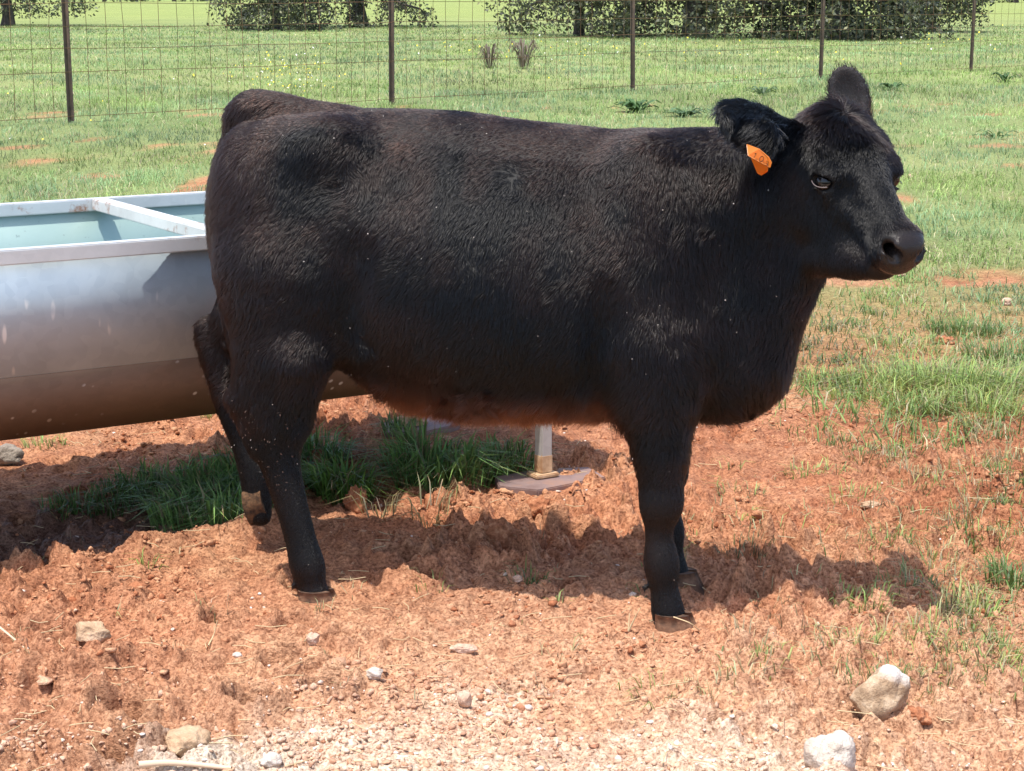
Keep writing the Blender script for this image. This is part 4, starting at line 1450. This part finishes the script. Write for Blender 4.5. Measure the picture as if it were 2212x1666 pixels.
# --- ear tag: a folded flap of orange plastic, its button and a dry stalk caught beside it
tag_m = Nodes("tag_plastic"); _tb = tag_m.bsdf(Base_Color=(.58, .145, .010, 1), Roughness=.35)
_tb.inputs["Transmission Weight"].default_value = 0.0
_tb.inputs["Subsurface Weight"].default_value = 0.35
_tb.inputs["Subsurface Radius"].default_value = (.02, .008, .002)
_tb.inputs["Subsurface Scale"].default_value = 0.3
ink_m = Nodes("tag_ink"); ink_m.bsdf(Base_Color=(.09, .03, .012, 1), Roughness=.6)


def slab(corners, thick, nrm):
    c = np.array(corners); n_ = len(c)
    vs = np.concatenate([c + nrm * thick / 2, c - nrm * thick / 2])
    side = [(i, (i + 1) % n_, n_ + (i + 1) % n_, n_ + i) for i in range(n_)]
    me = bpy.data.meshes.new("slab")
    me.from_pydata([tuple(v) for v in vs], [], [tuple(range(n_))[::-1], tuple(range(n_, 2 * n_))] + side)
    me.update()
    return me


TG = .283
tc_ = [q(1613, 312, TG - .02), q(1640, 322, TG), q(1661, 340, TG + .004), q(1667, 352, TG + .004), q(1664, 362, TG + .004), q(1616, 336, TG)]
tl_ = [q(1622, 340, TG - .001), q(1660, 361, TG + .001), q(1658, 371, TG - .020), q(1645, 379, TG - .028), q(1636, 374, TG - .028)]


def plate(cs, name, mat, parent, thick=.0016):
    cs = np.array([to_world(c) for c in cs])
    n_ = np.cross(cs[1] - cs[0], cs[2] - cs[0]); n_ /= np.linalg.norm(n_)
    if n_[1] > 0: n_ = -n_
    return link(name, slab(cs, thick, n_), mat, parent), n_


tag_o, tag_n = plate(tc_, "ear_tag", tag_m.m, calf)
tag_o["label"] = "folded orange plastic tag with dark numbers"
flap_o, _ = plate(tl_, "tag_flap", tag_m.m, tag_o)
# figures printed on it: strokes laid just above the plastic
tu = q(1664, 362, TG) - q(1616, 336, TG); tu /= np.linalg.norm(tu)
tvv = q(1646, 322, TG) - q(1634, 347, TG); tvv /= np.linalg.norm(tvv)
tn_local = CR @ tag_n


def figure(px, py, strokes, h):
    c = q(px, py, TG + .004)
    vs, fs = [], []
    for (x0, y0, x1, y1) in strokes:
        a = c + tu * x0 * h + tvv * y0 * h; b = c + tu * x1 * h + tvv * y1 * h
        d_ = (b - a) / (np.linalg.norm(b - a) + 1e-9); sd_ = np.cross(d_, tn_local) * h * .11
        k = len(vs)
        vs += [a - sd_, a + sd_, b + sd_, b - sd_]; fs.append((k, k + 1, k + 2, k + 3))
    me = bpy.data.meshes.new("figure")
    off = tn_local * .0018
    me.from_pydata([tuple(to_world(v + off)) for v in vs], [], fs); me.update()
    link("number", me, ink_m.m, tag_o)


ring8 = [(math.cos(a) * .30, math.sin(a) * .46, math.cos(a + .785) * .30, math.sin(a + .785) * .46) for a in np.arange(8) * .785]
figure(1646, 343, ring8, .013)
figure(1632, 335, [(-.1, .42, .1, .42), (.1, .42, .0, -.42), (-.2, .2, .1, .42)], .011)
figure(1657, 352, [(-.25, .4, .25, .4), (.25, .4, .25, 0), (-.2, 0, .25, 0), (.25, 0, .25, -.45), (-.25, -.45, .25, -.45)], .010)

# pale rim of the lower eyelid
lid_m = Nodes("eyelid_rim"); lid_m.bsdf(Base_Color=(.16, .13, .13, 1), Roughness=.35)
for c, nn, e0, e1 in EYES:
    up = e1 if e1 @ Hu > 0 else -e1
    P = np.array([c + nn * (.0245 - .006 * abs(a) ** 2) + e0 * .021 * a - up * (.0108 * (1 - .55 * a * a)) for a in np.linspace(-1, 1, 11)])
    v, f = wires([to_world(P)], .0011)
    link("eyelid", fast_mesh("eyelid", v, [f]), lid_m.m, calf)

# flecks of dust, dandruff and straw caught in the coat, and mud on the hind leg
_fr = np.random.default_rng(77)
cand = np.where((R_['head'] < .3) & (hn[:, 1] > .25) & (L_ > .006))[0]
sel = _fr.choice(cand, 130, replace=False)
leg_c = np.where((np.abs(root[:, 0] - q(590, 960, NH)[0]) < .09) & (np.abs(root[:, 2] - q(590, 960, NH)[2]) < .11) & (hn[:, 1] > .1))[0]
sel = np.concatenate([sel, _fr.choice(leg_c, 110)])
fp = root[sel] + hn[sel] * np.where(np.arange(len(sel)) < 130, .011, .007)[:, None]
fa = _fr.normal(0, 1, (len(sel), 3)); fa /= np.linalg.norm(fa, axis=1, keepdims=True); fb = np.cross(fa, hn[sel]); fb /= np.linalg.norm(fb, axis=1, keepdims=True)
fsz = np.where(np.arange(len(sel)) < 130, _fr.uniform(.0007, .0019, len(sel)), _fr.uniform(.0010, .0030, len(sel)))[:, None]
fv = np.stack([fp - fa * fsz * 1.3, fp - fb * fsz * .6, fp + fa * fsz * 1.3, fp + fb * fsz * .6, fp + hn[sel] * fsz * .6], 1)
ff = np.array([[0, 1, 4], [1, 2, 4], [2, 3, 4], [3, 0, 4]])
me = fast_mesh("dust_flecks", to_world(fv.reshape(-1, 3)), [(ff[None] + (np.arange(len(sel)) * 5)[:, None, None]).reshape(-1, 3)], smooth=False)
fcol = np.where((np.arange(len(sel)) < 130)[:, None], np.array([[.55, .50, .45]]) * _fr.uniform(.4, 1.3, (len(sel), 1)), np.array([[.085, .050, .036]]) * _fr.uniform(.3, 1.3, (len(sel), 1)))
set_color(me, "tint", np.repeat(fcol, 5, 0))
fleck_m = Nodes("dust_flecks"); _fa = fleck_m.n("Attribute", attribute_name="tint"); _fb = fleck_m.bsdf(Roughness=.9); fleck_m.l(_fa.outputs["Color"], _fb.inputs["Base Color"])
o = link("dust_flecks", me, fleck_m.m, calf); o["kind"] = "stuff"
# ------------------------------------------------------------------ clods and gravel on the bare soil
import bmesh


def ico(sub):
    bm = bmesh.new(); bmesh.ops.create_icosphere(bm, subdivisions=sub, radius=1.0)
    bm.verts.ensure_lookup_table()
    v = np.array([tuple(x.co) for x in bm.verts]); f = np.array([[x.index for x in p.verts] for p in bm.faces])
    bm.free()
    return v, f


ICO1, ICO2 = ico(1), ico(2)


def rock_cloud(x, y, size, flat, col, base, rg, sink=.38, bumpy=.55):
    """Many small uneven lumps in one mesh."""
    v, f = base
    n, m = len(x), len(v)
    sc = size[:, None] * rg.uniform(.45, 1.45, (n, 3)); sc[:, 2] *= flat
    dist = 1 + bumpy * rg.normal(0, 1, (n, m)).clip(-1.7, 1.7) * .6
    a = rg.uniform(0, 6.283, n)
    P = v[None, :, :] * dist[:, :, None] * sc[:, None, :]
    X = P[:, :, 0] * np.cos(a)[:, None] - P[:, :, 1] * np.sin(a)[:, None]; Y = P[:, :, 0] * np.sin(a)[:, None] + P[:, :, 1] * np.cos(a)[:, None]
    z = ground_z(x, y) + sc[:, 2] * (1 - 2 * sink)
    V = np.stack([X + x[:, None], Y + y[:, None], P[:, :, 2] + z[:, None]], 2).reshape(-1, 3)
    F = (f[None, :, :] + (np.arange(n) * m)[:, None, None]).reshape(-1, 3)
    C = np.repeat(col, m, 0)
    return V, F, C


lump_m = Nodes("lumps")
_a = lump_m.n("Attribute", attribute_name="tint")
_n = lump_m.noise(140, 5, .65, lump_m.n("TexCoord").outputs["Object"])
_b = lump_m.bsdf(Roughness=.93)
_b.inputs["Specular IOR Level"].default_value = .2
lump_m.l(lump_m.mix(1.0, _a.outputs["Color"], lump_m.ramp(_n.outputs["Fac"], [(.3, (.68, .62, .60)), (.7, (1.25, 1.28, 1.3))]).outputs[0], 'MULTIPLY'), _b.inputs["Base Color"])
lump_m.bump(_n.outputs["Fac"], .7, .006, _b)
rg = np.random.default_rng(21)


def scatter(n, y0, y1, keepf):
    y = np.exp(rg.uniform(math.log(y0), math.log(y1), n)); x = rg.uniform(-1, 1, n) * (y * .36 + .25)
    k = rg.random(n) < keepf(x, y)
    return x[k], y[k]


def soil_col(n, x, y):
    a = rg.random((n, 1))
    c = np.array([.36, .13, .060]) + a * (np.array([.60, .33, .185]) - np.array([.36, .13, .060]))
    fr = sstep(4.0, 3.15, y + .4 * fbm2(x * 2, y * 2, 2, 90))[:, None]
    return c + fr * rg.random((n, 1)) ** .5 * (np.array([.68, .50, .37]) - c)


def not_hoof(x, y):
    k = np.ones_like(x)
    for h in HOOF_SPOTS:
        k *= (np.hypot(x - h[0], y - h[1]) > .08)
    return k


patchy = lambda x, y: (1 - grass_cover(x, y)) * (.08 + .92 * sstep(-.05, .45, fbm2(x * 3.4, y * 3.4, 3, 111))) * not_hoof(x, y)
x, y = scatter(66000, 3.05, 8.0, patchy)
s = .0034 * np.exp(rg.normal(0, .55, len(x))).clip(.4, 2.6)
A = rock_cloud(x, y, s, .75, soil_col(len(x), x, y), ICO1, rg)
x, y = scatter(500, 3.5, 7.0, patchy)
s = .009 * np.exp(rg.normal(0, .4, len(x))).clip(.5, 2.2)
B = rock_cloud(x, y, s, .65, soil_col(len(x), x, y), ICO2, rg, sink=.55, bumpy=.55)
V = np.concatenate([A[0], B[0]]); F = np.concatenate([A[1], B[1] + len(A[0])]); C = np.concatenate([A[2], B[2]])
me = fast_mesh("soil_clods", V, [F], smooth=False); set_color(me, "tint", C)
tag(link("soil_clods", me, lump_m.m), "crumbly red earth clods scattered over the trodden ground", "clods", kind="stuff")

# pale gravel, thick in the limestone patch at the front
gf = lambda x, y: np.clip(sstep(3.65, 3.15, y + .34 * fbm2(x * 2.2, y * 2.2, 3, 90) + .5 * np.maximum(0, np.abs(x + .02) - .40)) * .8 + .030, 0, 1) * not_hoof(x, y) * (1 - grass_cover(x, y))
x, y = scatter(19000, 3.05, 6.5, gf)
s = .0026 * np.exp(rg.normal(0, .55, len(x))).clip(.4, 3.0)
wv = rg.random((len(x), 1))
col = np.array([.62, .42, .29]) + wv ** 1.6 * (np.array([.86, .80, .73]) - np.array([.62, .42, .29]))
A = rock_cloud(x, y, s, .7, col, ICO1, rg, sink=.34, bumpy=.5)
me = fast_mesh("gravel", A[0], [A[1]], smooth=False); set_color(me, "tint", A[2])
tag(link("gravel", me, lump_m.m), "pale limestone gravel spread over the soil in front", "gravel", kind="stuff")

# straw bits lying about
sx, sy = scatter(900, 3.1, 7.5, lambda x, y: .9 * (1 - .5 * grass_cover(x, y)))
paths = []
for x_, y_ in zip(sx, sy):
    a = rg.uniform(0, 6.283); L = rg.uniform(.015, .07); c = rg.normal(0, .4)
    d0 = np.array([math.cos(a), math.sin(a), 0]); d1 = np.array([math.cos(a + c), math.sin(a + c), 0])
    pts = np.array([[x_, y_, 0], np.array([x_, y_, 0]) + d0 * L * .5, np.array([x_, y_, 0]) + d0 * L * .5 + d1 * L * .5])
    pts[:, 2] = ground_z(pts[:, 0], pts[:, 1]).max() + .003 + rg.uniform(0, .006, 3)
    paths.append(pts)
v, f = wires(paths, .0010)
straw_m = Nodes("straw"); straw_m.bsdf(Base_Color=(.55, .42, .24, 1), Roughness=.7)
tag(link("straw_litter", fast_mesh("straw_litter", v, [f]), straw_m.m), "short dry straw bits littering the red soil", "straw", kind="stuff")

# ------------------------------------------------------------------ single stones
ICO4 = ico(4)


def stone_mat(name, c0, c1, c2, scale=14):
    m = Nodes(name)
    tc = m.n("TexCoord")
    n1 = m.noise(scale, 6, .65, tc.outputs["Object"]); n2 = m.noise(90, 5, .6, tc.outputs["Object"])
    col = m.ramp(n1.outputs["Fac"], [(.30, c0), (.52, c1), (.70, c2)]).outputs[0]
    b = m.bsdf(Roughness=.88)
    b.inputs["Specular IOR Level"].default_value = .25
    m.l(m.mix(1.0, col, m.ramp(n2.outputs["Fac"], [(.3, (.8, .78, .77)), (.7, (1.12, 1.12, 1.12))]).outputs[0], 'MULTIPLY'), b.inputs["Base Color"])
    m.bump(n2.outputs["Fac"], .8, .010, b)
    return m.m


STONES = dict(tan=stone_mat("tan_stone", (.40, .25, .14), (.52, .36, .23), (.62, .46, .32)), white=stone_mat("white_stone", (.46, .36, .28), (.60, .53, .46), (.70, .65, .60)),
          pink=stone_mat("pink_stone", (.50, .30, .20), (.64, .44, .33), (.70, .54, .44)), red=stone_mat("red_stone", (.26, .090, .042), (.43, .175, .085), (.56, .29, .16), 45),
          two=stone_mat("tan_and_white_stone", (.40, .24, .11), (.60, .42, .23), (.86, .83, .78), 7), grey=stone_mat("grey_clod", (.20, .16, .13), (.34, .29, .24), (.42, .37, .31)))


# the upright stone is tan below and white at its top
_two = Nodes("tan_and_white_stone")
_tc = _two.n("TexCoord"); _sep = _two.n("SeparateXYZ"); _two.l(_tc.outputs["Object"], _sep.inputs[0])
_n1 = _two.noise(28, 6, .65, _tc.outputs["Object"]); _n2 = _two.noise(100, 5, .6, _tc.outputs["Object"])
_ad = _two.n("Math", operation='MULTIPLY_ADD'); _ad.inputs[1].default_value = .085; _two.l(_n1.outputs["Fac"], _ad.inputs[0]); _two.l(_sep.outputs[2], _ad.inputs[2])
_ad2 = _two.n("Math", operation='MULTIPLY_ADD'); _ad2.inputs[1].default_value = .6; _two.l(_sep.outputs[0], _ad2.inputs[0]); _two.l(_ad.outputs[0], _ad2.inputs[2])
_mk = _two.ramp(_ad2.outputs[0], [(.112, (0, 0, 0)), (.140, (1, 1, 1))])
_tan = _two.ramp(_n1.outputs["Fac"], [(.3, (.24, .15, .085)), (.5, (.42, .29, .18)), (.7, (.60, .46, .32))])
_b = _two.bsdf(Roughness=.9)
_two.l(_two.mix(_mk.outputs[0], _tan.outputs[0], (.66, .60, .54)), _b.inputs["Base Color"])
_two.bump(_n2.outputs["Fac"], .8, .008, _b)
STONES["two"] = _two.m


def stone(px, py, sx, sy, sz, mat, seed, label, sink=.25, angular=.5, yaw=0.0, roll=0.0, group=None, cat="stone", name="stone"):
    """px, py: where its foot shows; sizes are half extents in metres."""
    v, f = ICO4
    r = np.random.default_rng(seed)
    v = v.copy()
    # chip flat faces off the lump
    for _ in range(int(8 + 10 * angular)):
        d = r.normal(0, 1, 3); d /= np.linalg.norm(d); lim = r.uniform(.62, .92)
        k = v @ d
        v = v - np.where(k > lim, (k - lim) * (.55 + .4 * angular), 0)[:, None] * d[None, :]
    v *= (1 + .30 * (noise(v[:, 0] * 2.5 + seed, v[:, 1] * 2.5, v[:, 2] * 2.5, 5) - .5) + .14 * (noise(v[:, 0] * 8 + seed, v[:, 1] * 8, v[:, 2] * 8, 6) - .5))[:, None]
    if mat == "red":                # crumbly earth rather than stone
        v *= (1 + .45 * (noise(v[:, 0] * 5 + seed, v[:, 1] * 5, v[:, 2] * 5, 7) - .5) + .28 * (noise(v[:, 0] * 13 + seed, v[:, 1] * 13, v[:, 2] * 13, 8) - .5))[:, None]
        sink = max(sink, .38)
    v = v * np.array([sx, sy, sz])
    cr_, sr_ = math.cos(roll), math.sin(roll)
    v = np.stack([v[:, 0] * cr_ + v[:, 2] * sr_, v[:, 1], -v[:, 0] * sr_ + v[:, 2] * cr_], 1)
    ca, sa = math.cos(yaw), math.sin(yaw)
    v = np.stack([v[:, 0] * ca - v[:, 1] * sa, v[:, 0] * sa + v[:, 1] * ca, v[:, 2]], 1)
    p = spot(px, py)
    zlo = v[:, 2].min()
    v[:, 2] -= zlo * (1 - 2 * sink)
    o = link(name, fast_mesh(name, v, [f]), STONES[mat], loc=(p[0], p[1] + sy * .6, p[2]))
    return tag(o, label, cat, group)


big = stone(1905, 1530, .058, .046, .070, "two", 47, "tan stone with a white top standing upright on the soil", sink=.36, angular=.8, roll=.6, yaw=.3)
stone(1802, 1676, .050, .040, .050, "white", 32, "chalky white stone in front, cut by the picture's lower edge", sink=.25, angular=1.0)
stone(192, 1395, .044, .034, .026, "tan", 3, "blocky tan stone with a flat top, left of the hind hoof", sink=.15, angular=1.0)
stone(398, 1640, .046, .036, .030, "tan", 4, "tan angular stone above the pale stick in the lower left", sink=.15, angular=.9)
stone(808, 1470, .020, .016, .014, "white", 5, "knobbly white stone with a dark hole below it, in front of the hind hoof", sink=.1)
stone(676, 1512, .017, .013, .016, "pink", 6, "small pale pointed stone on the edge of a hoof print", sink=.1, angular=1)
stone(582, 1642, .023, .018, .015, "white", 7, "round white stone beside the limestone gravel patch", sink=.15, angular=.2)
stone(515, 1520, .011, .009, .006, "white", 8, "tiny smooth white pebble in a hoof print left of the gravel", sink=.1, angular=.1, name="pebble", cat="pebble")
stone(1003, 1535, .016, .013, .020, "pink", 9, "cream pointed stone standing just above the gravel patch", sink=.1, angular=.9)
stone(1118, 1264, .012, .010, .010, "pink", 10, "pale round pebble in the calf's shadow beside a grass sprig", sink=.1, angular=.2, name="pebble", cat="pebble")
stone(868, 918, .046, .030, .022, "tan", 11, "flat pale stone under the belly, next to the trough's far leg", sink=.2, angular=.5)
stone(2176, 660, .026, .022, .020, "pink", 12, "lone pinkish stone in the thin grass by the right edge", sink=.15, angular=.5)
stone(1966, 384, .030, .022, .018, "pink", 13, "pale stone on the grass just beyond the calf's forehead", sink=.2, angular=.5)
stone(1985, 1592, .026, .020, .017, "red", 14, "dark reddish lump lying below the tan and white stone", sink=.2, angular=.8, roll=.4)
stone(2162, 1545, .036, .020, .015, "pink", 15, "long reddish stone leaning near the lower right corner", sink=.15, angular=.6, roll=-.3)
stone(1882, 1092, .036, .014, .012, "tan", 16, "finger-shaped tan stone lying right of the front legs", sink=.15, angular=.3, yaw=.2)
stone(1003, 1408, .034, .014, .011, "pink", 17, "long pale stone lying left of the forked straw", sink=.2, angular=.4, yaw=-.1)
stone(1530, 1545, .030, .020, .012, "pink", 18, "flat cream stone right of the gravel patch", sink=.2, angular=.6)
stone(2040, 745, .045, .030, .022, "red", 19, "broad red clod among the grass below the calf's muzzle", sink=.25, angular=.5)
stone(1945, 600, .030, .020, .014, "pink", 20, "small pink stone just below the calf's muzzle", sink=.2, angular=.5)
stone(8, 1008, .055, .04, .035, "grey", 21, "grey crumpled clod at the left edge under the trough", sink=.2, angular=.3)
stone(125, 1215, .028, .022, .030, "red", 22, "brown clod at the edge of the damp hollow under the trough", sink=.2, angular=.4)
stone(770, 1112, .030, .024, .050, "red", 23, "upright red clod beside the bright green grass behind the hind leg", sink=.2, angular=.4)
stone(940, 1110, .040, .030, .050, "red", 24, "tall red clod in front of the lush grass under the belly", sink=.25, angular=.4)
stone(1165, 1115, .038, .030, .034, "red", 25, "rough red clod in front of the brown slab", sink=.25, angular=.4)
stone(1085, 1200, .050, .038, .050, "red", 26, "large cracked red clod in the shadow of the belly", sink=.3, angular=.5)

# ------------------------------------------------------------------ stalks and sticks
def stalk(points, rad, label, name="straw_stalk", cat="straw", mat=None, taper=.6):
    """points: (px, py, height above the ground)."""
    P = []
    for px, py, h in points:
        p0 = on_ground(px, py, h)
        P.append(p0)
    P = np.array(P)
    t = np.linspace(0, 1, 13); src = np.linspace(0, 1, len(P))
    Q = np.stack([np.interp(t, src, P[:, o]) for o in range(3)], 1)
    for _ in range(3): Q[1:-1] = (Q[:-2] + 2 * Q[1:-1] + Q[2:]) / 4
    c = Q[0].copy()
    v, f = limb_mesh([(Q - c, rad * np.linspace(1, taper, 13))])
    return tag(link(name, fast_mesh(name, v, [f]), mat or straw_m.m, loc=tuple(c)), label, cat)


def upright(px, py, tips, rad, label):
    p = spot(px, py)
    paths = []
    for tx, ty, dy in tips:
        e = at_dist(tx, ty, p[1] + dy)
        t = np.linspace(0, 1, 7)[:, None]
        Q = p + (e - p) * t + np.array([0, 0, .008]) * (t * (1 - t))
        paths.append((Q - p, np.linspace(rad, rad * .5, 7)))
    v, f = limb_mesh(paths)
    return tag(link("straw_stalk", fast_mesh("straw_stalk", v, [f]), straw_m.m, loc=tuple(p)), label, "straw")


pale_stick = Nodes("pale_stick"); pale_stick.bsdf(Base_Color=(.62, .46, .33, 1), Roughness=.85)
upright(1357, 1395, [(1360, 1325, .01), (1384, 1312, -.01)], .0022, "pale forked straw standing in the soil in front of the front hoof")
stalk([(1462, 1098, .02), (1478, 1112, .012), (1494, 1126, .010)], .0035, "short pale straw beside the near front leg's knee")
stalk([(1455, 1333, .05), (1490, 1345, .045), (1512, 1362, .02)], .0016, "thin green-yellow straw lying over the front hoof")
stalk([(300, 1652, .018), (360, 1646, .020), (430, 1652, .014), (500, 1660, .012)], .007, "pale bark-less stick along the lower left edge", "stick", "stick", pale_stick.m)
stalk([(-5, 1352, .03), (30, 1380, .018), (62, 1408, .012)], .0028, "thin bent twig at the left edge above the hoof prints", "twig", "twig", pale_stick.m)
stalk([(62, 1408, .012), (60, 1396, .02), (58, 1380, .05)], .0020, "short upright twig end at the left edge", "twig", "twig", pale_stick.m)
stalk([(450, 1395, .015), (462, 1372, .025), (470, 1340, .06)], .0018, "slim dry stalk in front of the near hind hoof")
stalk([(1232, 1064, .035), (1245, 1036, .06), (1256, 1050, .05), (1262, 1075, .03)], .005, "bent rusty strap curling up beside the trough's front foot", "rusty_strap", "strap", STONES["red"])

# ------------------------------------------------------------------ leafy weeds in the pasture and two dry thistles beyond the fence
def weed(px, py, rad, n, height, col, seed, label, name="leafy_weed", group="leafy weeds in the pasture", cat="weed", broad=.30):
    r = np.random.default_rng(seed)
    p = spot(px, py)
    t = empty(name, tuple(p)); tag(t, label, cat, group)
    vs, fs, cs, k = [], [], [], 0
    for i in range(n):
        a = r.uniform(0, 6.283); L = rad * r.uniform(.55, 1.1); h = height * r.uniform(.4, 1.1)
        d = np.array([math.cos(a), math.sin(a), 0]); s = np.array([-math.sin(a), math.cos(a), 0])
        b = d * r.uniform(0, rad * .35)
        for u, w, zz in ((0, .15, 0), (.35, .8, .75), (.7, 1.0, 1.0), (1.0, .08, .72)):
            c = b + d * L * u + np.array([0, 0, h * zz])
            vs += [c - s * L * broad * w / 2 + np.array([0, 0, .006]), c, c + s * L * broad * w / 2 + np.array([0, 0, .006])]
        for l in range(3):
            q0 = k + l * 3
            fs += [(q0, q0 + 1, q0 + 4, q0 + 3), (q0 + 1, q0 + 2, q0 + 5, q0 + 4)]
        cs += [np.array(col) * r.uniform(.6, 1.4)] * 12
        k += 12
    me = fast_mesh("leaves", np.array(vs), [np.array(fs)], smooth=True)
    set_color(me, "tint", np.array(cs))
    link("leaves", me, blade_m, t)
    return t


wg = (.070, .135, .045)
weed(1375, 243, .26, 34, .14, wg, 1, "spreading dark green weed above the calf's back, near the third fence post")
weed(1648, 207, .22, 22, .12, (.12, .19, .09), 2, "pale green leafy weed above the gap between the calf's near ear and poll")
weed(1928, 196, .22, 20, .12, wg, 3, "dark rosette weed in the grass above the calf's forehead")
weed(2172, 178, .22, 18, .14, wg, 4, "star-shaped dark weed below the last fence post at the right")
weed(1480, 252, .24, 22, .10, (.10, .17, .075), 5, "low grey-green weed between the calf's withers and its ear")
weed(2150, 300, .18, 16, .08, (.11, .19, .07), 6, "low leafy weed in the grass right of the calf's head")
for (px, py, sd, lb, sc) in ((1058, 148, 8, "dry grey thistle beyond the fence, thinner one of two", .85), (1132, 150, 9, "dry purplish thistle beyond the fence, bushier one of two", 1.0)):
    t = weed(px, py, .30 * sc, 46, .52 * sc, (.16, .13, .10), sd, lb, "thistle", "dry thistles beyond the fence", "thistle", .12)
